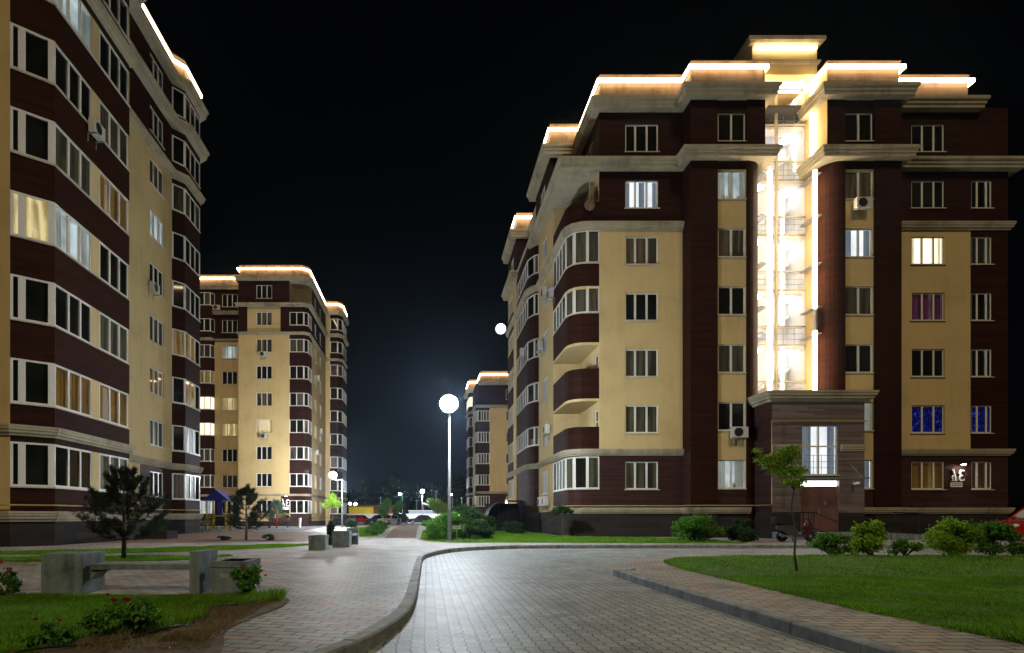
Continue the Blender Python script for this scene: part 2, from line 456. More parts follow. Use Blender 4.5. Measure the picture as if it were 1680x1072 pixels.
class MB:
    """collects faces and links them as ONE mesh object"""
    def __init__(s):
        s.v, s.f = [], []
    def face(s, pts):
        b = len(s.v)
        s.v += [tuple(p) for p in pts]
        s.f.append(tuple(range(b, b + len(pts))))
    def hexa(s, p):
        b = len(s.v)
        s.v += [tuple(q) for q in p]
        for q in ((0, 3, 2, 1), (4, 5, 6, 7), (0, 1, 5, 4), (1, 2, 6, 5), (2, 3, 7, 6), (3, 0, 4, 7)):
            s.f.append(tuple(b + i for i in q))
    def box(s, x0, x1, y0, y1, z0, z1):
        s.hexa([(x0, y0, z0), (x1, y0, z0), (x1, y1, z0), (x0, y1, z0), (x0, y0, z1), (x1, y0, z1), (x1, y1, z1), (x0, y1, z1)])
    def lbox(s, p0, p1, u0, u1, z0, z1, d0, d1):
        """box on the wall line p0-p1: u along it, d outward"""
        dx, dy = p1[0] - p0[0], p1[1] - p0[1]
        L = sqrt(dx * dx + dy * dy); dx /= L; dy /= L
        nx, ny = dy, -dx
        def q(u, d, z): return (p0[0] + dx * u + nx * d, p0[1] + dy * u + ny * d, z)
        s.hexa([q(u0, d1, z0), q(u1, d1, z0), q(u1, d0, z0), q(u0, d0, z0), q(u0, d1, z1), q(u1, d1, z1), q(u1, d0, z1), q(u0, d0, z1)])
    def prism(s, poly, z0, z1):
        n = len(poly); b = len(s.v)
        s.v += [(p[0], p[1], z0) for p in poly] + [(p[0], p[1], z1) for p in poly]
        s.f.append(tuple(b + i for i in range(n - 1, -1, -1)))
        s.f.append(tuple(b + n + i for i in range(n)))
        for i in range(n):
            j = (i + 1) % n
            s.f.append((b + i, b + j, b + n + j, b + n + i))
    def tube(s, pts, r, seg=8, cap=True):
        pts = [Vector(p) for p in pts]
        n = len(pts)
        rs = r if isinstance(r, (list, tuple)) else [r] * n
        b = len(s.v)
        ref = None
        for i, p in enumerate(pts):
            d = (pts[min(i + 1, n - 1)] - pts[max(i - 1, 0)])
            if d.length < 1e-9: d = Vector((0, 0, 1))
            d.normalize()
            if ref is None:
                ref = d.orthogonal().normalized()
            ref = (ref - d * ref.dot(d))
            if ref.length < 1e-6: ref = d.orthogonal()
            ref.normalize()
            c = d.cross(ref)
            for k in range(seg):
                a = 2 * pi * k / seg
                s.v.append(tuple(p + (ref * cos(a) + c * sin(a)) * rs[i]))
        for i in range(n - 1):
            for k in range(seg):
                k2 = (k + 1) % seg
                s.f.append((b + i * seg + k, b + i * seg + k2, b + (i + 1) * seg + k2, b + (i + 1) * seg + k))
        if cap:
            s.f.append(tuple(b + k for k in range(seg - 1, -1, -1)))
            s.f.append(tuple(b + (n - 1) * seg + k for k in range(seg)))
    def lathe(s, prof, c=(0, 0, 0), axis='z', seg=16):
        b = len(s.v); n = len(prof)
        for r, h in prof:
            for k in range(seg):
                a = 2 * pi * k / seg
                if axis == 'z': s.v.append((c[0] + r * cos(a), c[1] + r * sin(a), c[2] + h))
                elif axis == 'y': s.v.append((c[0] + r * cos(a), c[1] + h, c[2] + r * sin(a)))
                else: s.v.append((c[0] + h, c[1] + r * cos(a), c[2] + r * sin(a)))
        for i in range(n - 1):
            for k in range(seg):
                k2 = (k + 1) % seg
                s.f.append((b + i * seg + k, b + i * seg + k2, b + (i + 1) * seg + k2, b + (i + 1) * seg + k))
        s.f.append(tuple(b + k for k in range(seg)))
        s.f.append(tuple(b + (n - 1) * seg + k for k in range(seg)))
    def ball(s, c, r, seg=12, rings=7):
        rx, ry, rz = r if isinstance(r, (tuple, list)) else (r, r, r)
        b = len(s.v)
        for i in range(rings + 1):
            t = pi * i / rings
            for k in range(seg):
                a = 2 * pi * k / seg
                s.v.append((c[0] + rx * sin(t) * cos(a), c[1] + ry * sin(t) * sin(a), c[2] + rz * cos(t)))
        for i in range(rings):
            for k in range(seg):
                k2 = (k + 1) % seg
                s.f.append((b + i * seg + k, b + (i + 1) * seg + k, b + (i + 1) * seg + k2, b + i * seg + k2))
    def sweep(s, poly, prof, closed=False):
        """profile of (outward, z) carried along a plan polyline with mitred corners"""
        rings = [offset(poly, o, closed) for o, z in prof]
        n, m = len(poly), len(prof)
        b = len(s.v)
        for i in range(n):
            for j in range(m):
                s.v.append((rings[j][i][0], rings[j][i][1], prof[j][1]))
        for i in range(n if closed else n - 1):
            i2 = (i + 1) % n
            for j in range(m):
                j2 = (j + 1) % m
                s.f.append((b + i * m + j, b + i2 * m + j, b + i2 * m + j2, b + i * m + j2))
        if not closed:
            s.f.append(tuple(b + j for j in range(m)))
            s.f.append(tuple(b + (n - 1) * m + j for j in range(m - 1, -1, -1)))
    def build(s, name, mat, parent=None, smooth=False, bevel=0.0, fixn=True):
        me = bpy.data.meshes.new(name)
        off = world_off(parent)
        me.from_pydata([(x - off.x, y - off.y, z - off.z) for x, y, z in s.v], [], s.f)
        if fixn or bevel:
            bm = bmesh.new(); bm.from_mesh(me)
            if bevel:
                bmesh.ops.remove_doubles(bm, verts=bm.verts, dist=1e-5)
                bmesh.ops.bevel(bm, geom=[e for e in bm.edges if len(e.link_faces) == 2 and e.calc_face_angle(0) > 0.5], offset=bevel, segments=2, affect='EDGES', profile=0.6)
            if fixn: bmesh.ops.recalc_face_normals(bm, faces=bm.faces)
            bm.to_mesh(me); bm.free()
        if smooth:
            me.polygons.foreach_set("use_smooth", [True] * len(me.polygons))
        me.materials.append(M[mat] if isinstance(mat, str) else mat)
        o = bpy.data.objects.new(name, me)
        COL.objects.link(o)
        if parent is not None: o.parent = parent
        return o

def build_split(mb, name, mat, parent):
    """one part per connected stretch of wall"""
    par = {}
    def find(a):
        while par.setdefault(a, a) != a:
            par[a] = par[par[a]]; a = par[a]
        return a
    key = [tuple(round(c * 200) for c in v) for v in mb.v]
    for f in mb.f:
        r = find(key[f[0]])
        for i in f[1:]: par[find(key[i])] = r
    groups = {}
    for f in mb.f: groups.setdefault(find(key[f[0]]), []).append(f)
    for fs in groups.values():
        m2 = MB()
        for f in fs: m2.face([mb.v[i] for i in f])
        m2.build(name, mat, parent, fixn=False)

def offset(poly, d, closed=False):
    n = len(poly); out = []
    def nrm(a, b):
        dx, dy = b[0] - a[0], b[1] - a[1]
        L = sqrt(dx * dx + dy * dy) or 1e-9
        return (dy / L, -dx / L)
    for i in range(n):
        if closed: a, b = nrm(poly[i - 1], poly[i]), nrm(poly[i], poly[(i + 1) % n])
        else:
            a = nrm(poly[i - 1], poly[i]) if i > 0 else None
            b = nrm(poly[i], poly[i + 1]) if i < n - 1 else None
            a = a or b; b = b or a
        mx, my = a[0] + b[0], a[1] + b[1]
        k = 1 + a[0] * b[0] + a[1] * b[1]
        k = max(k, 0.25)
        out.append((poly[i][0] + d * mx / k, poly[i][1] + d * my / k))
    return out

def children(o): return [c for c in bpy.data.objects if c.parent == o]
def copy_tree(o, parent=None):
    c = o.copy(); COL.objects.link(c)
    if parent is not None: c.parent = parent
    for ch in list(o.children):
        copy_tree(ch, c)
    return c

# ------------------------------------------------------------------ facade helpers
REV = 0.13
def wall(mb, p0, p1, z0, z1, holes=(), rev=REV):
    dx, dy = p1[0] - p0[0], p1[1] - p0[1]
    L = sqrt(dx * dx + dy * dy); dx /= L; dy /= L
    nx, ny = dy, -dx
    def q(u, z, d=0.0): return (p0[0] + dx * u + nx * d, p0[1] + dy * u + ny * d, z)
    hs = []
    for (a, b, c, d) in holes:
        c2, d2 = max(c, z0), min(d, z1)
        if d2 - c2 > 1e-4: hs.append((a, b, c2, d2, c >= z0, d <= z1))
    us = sorted({0.0, L, *[h[0] for h in hs], *[h[1] for h in hs]})
    zs = sorted({z0, z1, *[h[2] for h in hs], *[h[3] for h in hs]})
    for i in range(len(us) - 1):
        for j in range(len(zs) - 1):
            uc, zc = (us[i] + us[i + 1]) / 2, (zs[j] + zs[j + 1]) / 2
            if any(h[0] < uc < h[1] and h[2] < zc < h[3] for h in hs): continue
            mb.face([q(us[i], zs[j]), q(us[i + 1], zs[j]), q(us[i + 1], zs[j + 1]), q(us[i], zs[j + 1])])
    for (a, b, c, d, lo, hi) in hs:
        mb.face([q(a, c), q(a, d), q(a, d, -rev), q(a, c, -rev)])
        mb.face([q(b, d), q(b, c), q(b, c, -rev), q(b, d, -rev)])
        if lo: mb.face([q(b, c), q(a, c), q(a, c, -rev), q(b, c, -rev)])
        if hi: mb.face([q(a, d), q(b, d), q(b, d, -rev), q(a, d, -rev)])

def window(bld, p0, p1, u0, u1, z0, z1, cuts, look, rev=REV, fw=0.065, sill=True, transom=None, name='window', open_at=None):
    """white frame set back in its opening; children pane and sill. cuts: inner mullions as fractions"""
    f = MB(); g = MB()
    d0, d1 = -rev + 0.0, -rev + 0.07
    f.lbox(p0, p1, u0, u0 + fw, z0, z1, d0, d1)
    f.lbox(p0, p1, u1 - fw, u1, z0, z1, d0, d1)
    f.lbox(p0, p1, u0 + fw, u1 - fw, z0, z0 + fw, d0, d1)
    f.lbox(p0, p1, u0 + fw, u1 - fw, z1 - fw, z1, d0, d1)
    xs = [0.0] + list(cuts) + [1.0]
    for c in cuts:
        uc = u0 + (u1 - u0) * c
        f.lbox(p0, p1, uc - fw * 0.75, uc + fw * 0.75, z0 + fw, z1 - fw, d0, d1 + 0.008)
    if transom:
        zt = z0 + (z1 - z0) * transom
        f.lbox(p0, p1, u0 + fw, u1 - fw, zt - 0.035, zt + 0.035, d0, d1 + 0.004)
    o = f.build(name, 'frame', bld)
    # each pane leans by a hair so that reflections break up from pane to pane
    dx, dy = p1[0] - p0[0], p1[1] - p0[1]
    L = sqrt(dx * dx + dy * dy); dx /= L; dy /= L
    nx, ny = dy, -dx
    for i in range(len(xs) - 1):
        a, b = u0 + (u1 - u0) * xs[i] + 0.02, u0 + (u1 - u0) * xs[i + 1] - 0.02
        t = [random.uniform(-0.006, 0.006) for _ in range(3)]
        def q(u, z, d): return (p0[0] + dx * u + nx * d, p0[1] + dy * u + ny * d, z)
        dd = -rev + 0.03
        g.face([q(a, z0 + 0.02, dd + t[0]), q(b, z0 + 0.02, dd + t[1]), q(b, z1 - 0.02, dd + t[1] + t[2]), q(a, z1 - 0.02, dd + t[0] + t[2])])
    if look in ROOMS:
        g.build('pane', 'glass', o, fixn=False)
        back, cloth, wid, dep = ROOMS[look]
        rm = MB(); m_ = 0.03
        d0_, d1_ = -rev - 0.30, -rev - 0.01
        def q3(u, z, d): return (p0[0] + dx * u + nx * d, p0[1] + dy * u + ny * d, z)
        mg = 0.12 if rev > 0.1 else -0.01; A0, A1, B0, B1 = u0 - mg, u1 + mg, z0 - mg, z1 + mg
        rm.face([q3(A0, B0, d0_), q3(A1, B0, d0_), q3(A1, B1, d0_), q3(A0, B1, d0_)])
        for (ua, ub) in ((A0, A0), (A1, A1)): rm.face([q3(ua, B0, d0_), q3(ua, B0, d1_), q3(ua, B1, d1_), q3(ua, B1, d0_)])
        for zz_ in (B0, B1): rm.face([q3(A0, zz_, d0_), q3(A1, zz_, d0_), q3(A1, zz_, d1_), q3(A0, zz_, d1_)])
        rm.build('room', back, o, fixn=False)
        cu_ = MB(); W_ = u1 - u0
        spans = []
        wl, wr = wid * random.uniform(0.6, 1.3), wid * random.uniform(0.5, 1.3)
        spans = [(u0 + 0.02, u0 + W_ * min(wl, 0.5)), (u1 - W_ * min(wr, 0.48), u1 - 0.02)]
        if random.random() < 0.25: spans.append((u0 + W_ * 0.45, u0 + W_ * 0.62))
        for (sa, sb) in spans:
            nfold = max(8, int((sb - sa) / 0.018)); ph = random.uniform(0, 6)
            ztop = z1 - 0.02; zb = z0 + 0.02
            for k in range(nfold):
                ua, ub = sa + (sb - sa) * k / nfold, sa + (sb - sa) * (k + 1) / nfold
                da, db = (0.028 * sin(ph + 75 * u + 4 * sin(9 * u)) - rev - 0.09 for u in (ua, ub))
                cu_.face([q3(ua, zb, da), q3(ub, zb, db), q3(ub, ztop, db), q3(ua, ztop, da)])
        if random.random() < 0.6:
            for k in range(random.randint(1, 3)):
                uu = u0 + W_ * random.uniform(0.2, 0.8); hh_ = random.uniform(0.1, 0.3)
                cu_.lbox(p0, p1, uu - 0.05, uu + 0.05, z0, z0 + hh_, -rev - 0.07, -rev - 0.03)
        cu_.build('curtain', cloth, o, fixn=False)
    else:
        g.build('pane', look, o, fixn=False)
    if sill:
        s = MB(); s.lbox(p0, p1, u0 - 0.07, u1 + 0.07, z0 - 0.045, z0 - 0.005, -rev + 0.05, 0.07)
        s.build('sill', 'sill', o)
    return o

def ribbon(bld, pts, z0, z1, panes, look, posts=0.06, fw=0.06, name='bay_window', look2=None, wide=None):
    """glazing running along a bay: panes = how many per segment"""
    f = MB(); g = MB(); g2 = MB()
    for i in range(len(pts) - 1):
        p0, p1 = pts[i], pts[i + 1]
        L = sqrt((p1[0] - p0[0]) ** 2 + (p1[1] - p0[1]) ** 2)
        n = panes[i]
        f.lbox(p0, p1, 0, L, z0, z0 + fw, -0.07, 0.012)
        f.lbox(p0, p1, 0, L, z1 - fw, z1, -0.07, 0.012)
        w = (wide[i] if wide else posts)
        f.lbox(p0, p1, 0, w, z0 + fw, z1 - fw, -0.07, 0.010)
        f.lbox(p0, p1, L - w, L, z0 + fw, z1 - fw, -0.07, 0.010)
        for k in range(1, n):
            u = w + (L - 2 * w) * k / n
            f.lbox(p0, p1, u - 0.05, u + 0.05, z0 + fw, z1 - fw, -0.07, 0.008)
        dx, dy = (p1[0] - p0[0]) / L, (p1[1] - p0[1]) / L
        nx, ny = dy, -dx
        for k in range(max(n, 1)):
            a = w * 0.5 + (L - w) * k / max(n, 1); b = w * 0.5 + (L - w) * (k + 1) / max(n, 1)
            t = [random.uniform(-0.006, 0.006) for _ in range(3)]
            def q(u, z, d): return (p0[0] + dx * u + nx * d, p0[1] + dy * u + ny * d, z)
            tgt = g2 if (look2 and random.random() < 0.45) else g
            tgt.face([q(a, z0 + 0.02, -0.03 + t[0]), q(b, z0 + 0.02, -0.03 + t[1]), q(b, z1 - 0.02, -0.03 + t[1] + t[2]), q(a, z1 - 0.02, -0.03 + t[0] + t[2])])
    o = f.build(name, 'frame', bld)
    if g.f: g.build('pane', look, o, fixn=False)
    if g2.f: g2.build('pane', look2, o, fixn=False)
    s = MB(); s.sweep(pts, [(-0.02, z0 - 0.05), (0.06, z0 - 0.05), (0.06, z0 - 0.008), (-0.02, z0 - 0.008)])
    s.build('sill', 'sill', o)
    return o

def cornice_prof(z0, z1, over):
    h = z1 - z0
    return [(-0.05, z0), (over * 0.35, z0), (over * 0.42, z0 + h * 0.18), (over * 0.7, z0 + h * 0.28), (over * 0.74, z0 + h * 0.5),
            (over * 0.9, z0 + h * 0.56), (over * 0.92, z0 + h * 0.78), (over, z0 + h * 0.80), (over, z1), (-0.05, z1)]

def eave_prof(z0, z1, over):
    """deep eave: flat soffit, stepped front edge"""
    h = z1 - z0
    return [(-0.05, z0 + 0.003), (over * 0.72, z0), (over * 0.72, z0 + h * 0.3), (over * 0.82, z0 + h * 0.34), (over * 0.84, z0 + h * 0.6),
            (over * 0.95, z0 + h * 0.66), (over, z0 + h * 0.75), (over, z1), (-0.05, z1)]

def parapet(bld, poly, z0, z1, led_z, over=0.24, closed=False):
    w = MB(); w.sweep(poly, [(-0.25, z0), (-0.08, z0), (-0.08, z1 - 0.06), (-0.25, z1 - 0.06)], closed)
    w.build('parapet', 'parapet', bld)
    c = MB(); c.sweep(poly, [(-0.3, z1 - 0.06), (-0.02, z1 - 0.06), (-0.02, z1), (-0.3, z1)], closed)
    c.build('coping', 'parapet', bld)
    l = MB(); l.sweep(poly, [(0.05, led_z - 0.09), (0.13, led_z - 0.09), (0.13, led_z + 0.09), (0.05, led_z + 0.09)], closed)
    k = MB(); k.sweep(poly, [(-0.09, led_z - 0.015), (0.048, led_z - 0.015), (0.048, led_z + 0.015), (-0.09, led_z + 0.015)], closed)
    k.build('led_bracket', 'steel', bld)
    l.build('led_strip', 'led', bld)

def pick(*w):
    r = random.random(); acc = 0
    for k, p in w:
        acc += p
        if r < acc: return k
    return w[-1][0]
def rand_look():
    return pick(('dark', 0.5), ('green', 0.28), ('beige', 0.22))

# ================================================================== SETTING
def sheet(name, polys, z, mat, kind='structure', thick=None):
    me = bpy.data.meshes.new(name); bm = bmesh.new()
    for poly in polys:
        vs = [bm.verts.new((p[0], p[1], p[2] if len(p) > 2 else z)) for p in poly]
        f = bm.faces.new(vs)
        bmesh.ops.triangulate(bm, faces=[f])
    bmesh.ops.recalc_face_normals(bm, faces=bm.faces)
    for f in bm.faces:
        if f.normal.z < 0: f.normal_flip()
    bm.to_mesh(me); bm.free()
    me.materials.append(M[mat])
    o = bpy.data.objects.new(name, me); COL.objects.link(o)
    o['kind'] = kind
    return o

sheet('ground', [[(-3000, -200), (3000, -200), (3000, 6000), (-3000, 6000)]], -0.03, 'earth')

def smooth_curve(pts, n=6):
    out = []
    P = [Vector((*p, 0)) for p in pts]
    for i in range(len(P) - 1):
        p0, p1, p2, p3 = P[max(i - 1, 0)], P[i], P[i + 1], P[min(i + 2, len(P) - 1)]
        for k in range(n):
            t = k / n
            v = 0.5 * ((2 * p1) + (-p0 + p2) * t + (2 * p0 - 5 * p1 + 4 * p2 - p3) * t * t + (-p0 + 3 * p1 - 3 * p2 + p3) * t ** 3)
            out.append((v.x, v.y))
    out.append((P[-1].x, P[-1].y))
    return out

# road contact line of the left and far kerb
KL = smooth_curve([(-1.35, 3.4), (-0.95, 4.4), (-0.5, 5.5), (-0.24, 6.8), (-0.15, 8.0), (-0.13, 10.5), (-0.12, 14.0), (-0.08, 16.6), (0.18, 18.4),
                   (0.8, 20.3), (1.9, 21.8), (3.6, 22.8), (6.0, 23.05), (10, 23.1), (20, 23.1), (45, 23.1)], 6)
KR = [(3.7, 3.2), (3.7, 6), (3.72, 9), (3.77, 11.2), (3.8, 12.4)]
road_poly = KL + [(45, 3.2), (-1.35, 3.2)]
sheet('road', [[(-2.2, -8), (60, -8), (60, 23.4), (-2.2, 23.4)]], 0.0, 'road')

def kerb_stones(name, line, width, h, side, step=1.0, h_end=None):
    """a row of kerb stones along a contact line; side=+1 puts the stones to the left of travel"""
    mb = MB()
    # resample
    d = [0]
    for a, b in zip(line[:-1], line[1:]): d.append(d[-1] + sqrt((a[0] - b[0]) ** 2 + (a[1] - b[1]) ** 2))
    def at(s):
        s = min(max(s, 0), d[-1])
        for i in range(len(d) - 1):
            if s <= d[i + 1] + 1e-9:
                t = (s - d[i]) / max(d[i + 1] - d[i], 1e-9)
                return (line[i][0] + (line[i + 1][0] - line[i][0]) * t, line[i][1] + (line[i + 1][1] - line[i][1]) * t)
        return line[-1]
    s = 0
    while s < d[-1] - 0.05:
        e = min(s + step, d[-1])
        sub = 3
        pts = [at(s + 0.006 + (e - s - 0.012) * k / sub) for k in range(sub + 1)]
        dz = random.uniform(-0.006, 0.006)
        hh = h + dz
        L = [offset(pts, -side * o) for o in (0.0, 0.018, width)]
        L0 = L[0]
        n = len(pts)
        b = len(mb.v)
        for i in range(n):
            mb.v += [(L0[i][0], L0[i][1], -0.03), (L0[i][0], L0[i][1], hh - 0.018), (L[1][i][0], L[1][i][1], hh), (L[2][i][0], L[2][i][1], hh), (L[2][i][0], L[2][i][1], -0.03)]
        for i in range(n - 1):
            for j in range(5):
                j2 = (j + 1) % 5
                mb.f.append((b + i * 5 + j, b + (i + 1) * 5 + j, b + (i + 1) * 5 + j2, b + i * 5 + j2))
        mb.f.append(tuple(b + j for j in range(5))); mb.f.append(tuple(b + (n - 1) * 5 + j for j in range(5)))
        s = e
    o = mb.build(name, 'kerb'); o['kind'] = 'structure'
    return o
kerb_stones('kerb', KL, 0.15, 0.135, +1)
kerb_stones('kerb', KR, 0.15, 0.135, -1)
# short return of the kerb at the tip
kerb_stones('kerb', [(3.8, 12.41), (4.35, 13.05)], 0.12, 0.10, -1, 0.42)

KLb = offset(KL, -0.15)
WALK_Z = 0.12
sheet('plaza', [[(-60, 3.4)] + [(p[0], p[1]) for p in KLb] + [(45, 76), (-60, 76)]], WALK_Z, 'walk')
# island: pavement round the right lawn, sloping down to the road at its far tip
lawn_edge = smooth_curve([(5.1, 3.2), (5.08, 5.2), (5.02, 6.6), (5.06, 8.4), (5.16, 10.4), (5.3, 12.6), (5.75, 14.6), (6.9, 16.1), (9.0, 16.75), (13.0, 16.8), (20, 16.6), (40, 16.4)], 4)
isl_out = [(3.85, 3.2), (3.86, 6), (3.88, 9), (3.93, 11.2), (3.95, 12.4)]
near_in = [p for p in lawn_edge if p[1] <= 12.6 and p[0] < 6]
ramp_out = smooth_curve([(3.95, 12.4), (4.2, 14.0), (4.9, 15.6), (6.4, 18.0), (7.6, 18.9), (9.8, 19.6), (13.5, 19.8), (20, 19.5), (40, 19.2)], 4)
walk_face = [[(p[0], p[1], 0.12) for p in isl_out] + [(p[0], p[1], 0.12) for p in reversed(near_in)]]
far_in = lawn_edge[len(near_in) - 1:]
quads = []
m = min(len(far_in), len(ramp_out))
def res(line, n):
    d = [0]
    for a, b in zip(line[:-1], line[1:]): d.append(d[-1] + sqrt((a[0] - b[0]) ** 2 + (a[1] - b[1]) ** 2))
    out = []
    for k in range(n):
        s = d[-1] * (k / (n - 1)) ** 1.6
        i = max(j for j in range(len(d) - 1) if d[j] <= s + 1e-9)
        t = (s - d[i]) / max(d[i + 1] - d[i], 1e-9)
        out.append((line[i][0] + (line[i + 1][0] - line[i][0]) * t, line[i][1] + (line[i + 1][1] - line[i][1]) * t))
    return out
A_, B_ = res(far_in, 28), res(ramp_out, 28)
for i in range(27):
    zo = lambda k: 0.12 if k == 0 else max(0.012, 0.12 - 0.05 * k)
    quads.append([(A_[i][0], A_[i][1], 0.12 if i == 0 else 0.11), (B_[i][0], B_[i][1], zo(i)), (B_[i + 1][0], B_[i + 1][1], zo(i + 1)), (A_[i + 1][0], A_[i + 1][1], 0.11)])
sheet('sidewalk', walk_face + quads, 0.12, 'walk2')
lawn_r = lawn_edge + [(40, 3.2)]
sheet('lawn', [lawn_r], 0.125, 'turf')
# left front lawn and its soil bed
bed_out = smooth_curve([(-1.5, 3.4), (-1.62, 4.8), (-1.88, 5.7), (-1.86, 6.4), (-1.74, 7.2), (-1.78, 7.9), (-2.1, 8.38)], 4)
lawn_in = smooth_curve([(-3.2, 3.4), (-3.05, 5.1), (-2.9, 6.2), (-2.8, 7.2), (-2.72, 8.0), (-2.68, 8.38)], 4)
sheet('soil_bed', [bed_out + list(reversed(lawn_in))], 0.132, 'soil')
lawn_l = lawn_in + [(-7.0, 8.4), (-14, 8.4), (-14, 3.4)]
sheet('lawn', [lawn_l], 0.130, 'turf')
# two middle strips of lawn
strip1 = smooth_curve([(-4.35, 23.2), (-5.0, 21.2), (-6.6, 19.4), (-8.2, 18.2), (-12, 17.2), (-17, 17.0)], 4) + smooth_curve([(-17, 18.6), (-12, 19.4), (-9.3, 20.6), (-6.8, 22.6), (-4.35, 24.4)], 4)
sheet('lawn', [strip1], 0.130, 'turf')
strip2 = [(-5.35, 16.9), (-5.7, 15.3), (-6.6, 14.8), (-10, 14.6), (-14, 14.6), (-14, 16.2), (-7, 16.4)]
sheet('lawn', [strip2], 0.130, 'turf')
# reddish court between the lawn strips and the playground, and the path to the car park
sheet('red_paving', [[(-18, 24.8), (-9, 24.8), (-5.2, 26.5), (-4.6, 31), (-6.5, 44), (-16, 44), (-18, 40)]], 0.126, 'path')
sheet('path', [[(-2.1, 30.5), (-0.55, 30.5), (-0.8, 54), (-0.9, 76), (-3.2, 76), (-3.0, 54)]], 0.127, 'path')
lawn_m = [(-3.2, 40), (-2.65, 33), (-3.5, 32.4), (-4.4, 38), (-6.2, 52), (-7.5, 62), (-3.6, 62)]
sheet('lawn', [lawn_m], 0.130, 'turf')
lawn_far = smooth_curve([(-0.3, 30), (0.2, 26.6), (1.2, 25.4), (3.0, 25.2), (9, 24.7), (13, 24.6)], 4) + [(13.0, 29.8), (9.4, 32.4), (7.2, 34), (7.0, 44), (2.0, 46), (-0.3, 46)]
sheet('soil_bed', [smooth_curve([(-0.45, 29), (0.0, 26.2), (1.0, 25.05), (2.4, 24.8), (4.2, 25.0)], 4) + [(4.4, 28), (3.8, 31), (0, 32)]], 0.129, 'soil')
sheet('lawn', [lawn_far], 0.133, 'turf')
pine_mound = [(-8.2 + 2.3 * cos(a * pi / 10), 27.6 + 0.75 * sin(a * pi / 10)) for a in range(20)]
sheet('soil_bed', [pine_mound], 0.134, 'earth')
sheet('playground_mat', [[(-22, 46), (-9.5, 46), (-10.5, 64), (-22, 64)]], 0.128, 'asphalt')
sheet('parking', [[(-60, 76), (45, 76), (45, 125), (-60, 125)]], 0.0, 'asphalt')

moon = MB(); moon.ball((0.1215 * 4000, 4000, 0.3085 * 4000), 34, 24, 14)
tag(moon.build('moon', emis('moon_surface', (0.86, 0.92, 1.0), 2.2), None, True), 'full white moon low in the dark sky beside the right apartment building', 'moon')

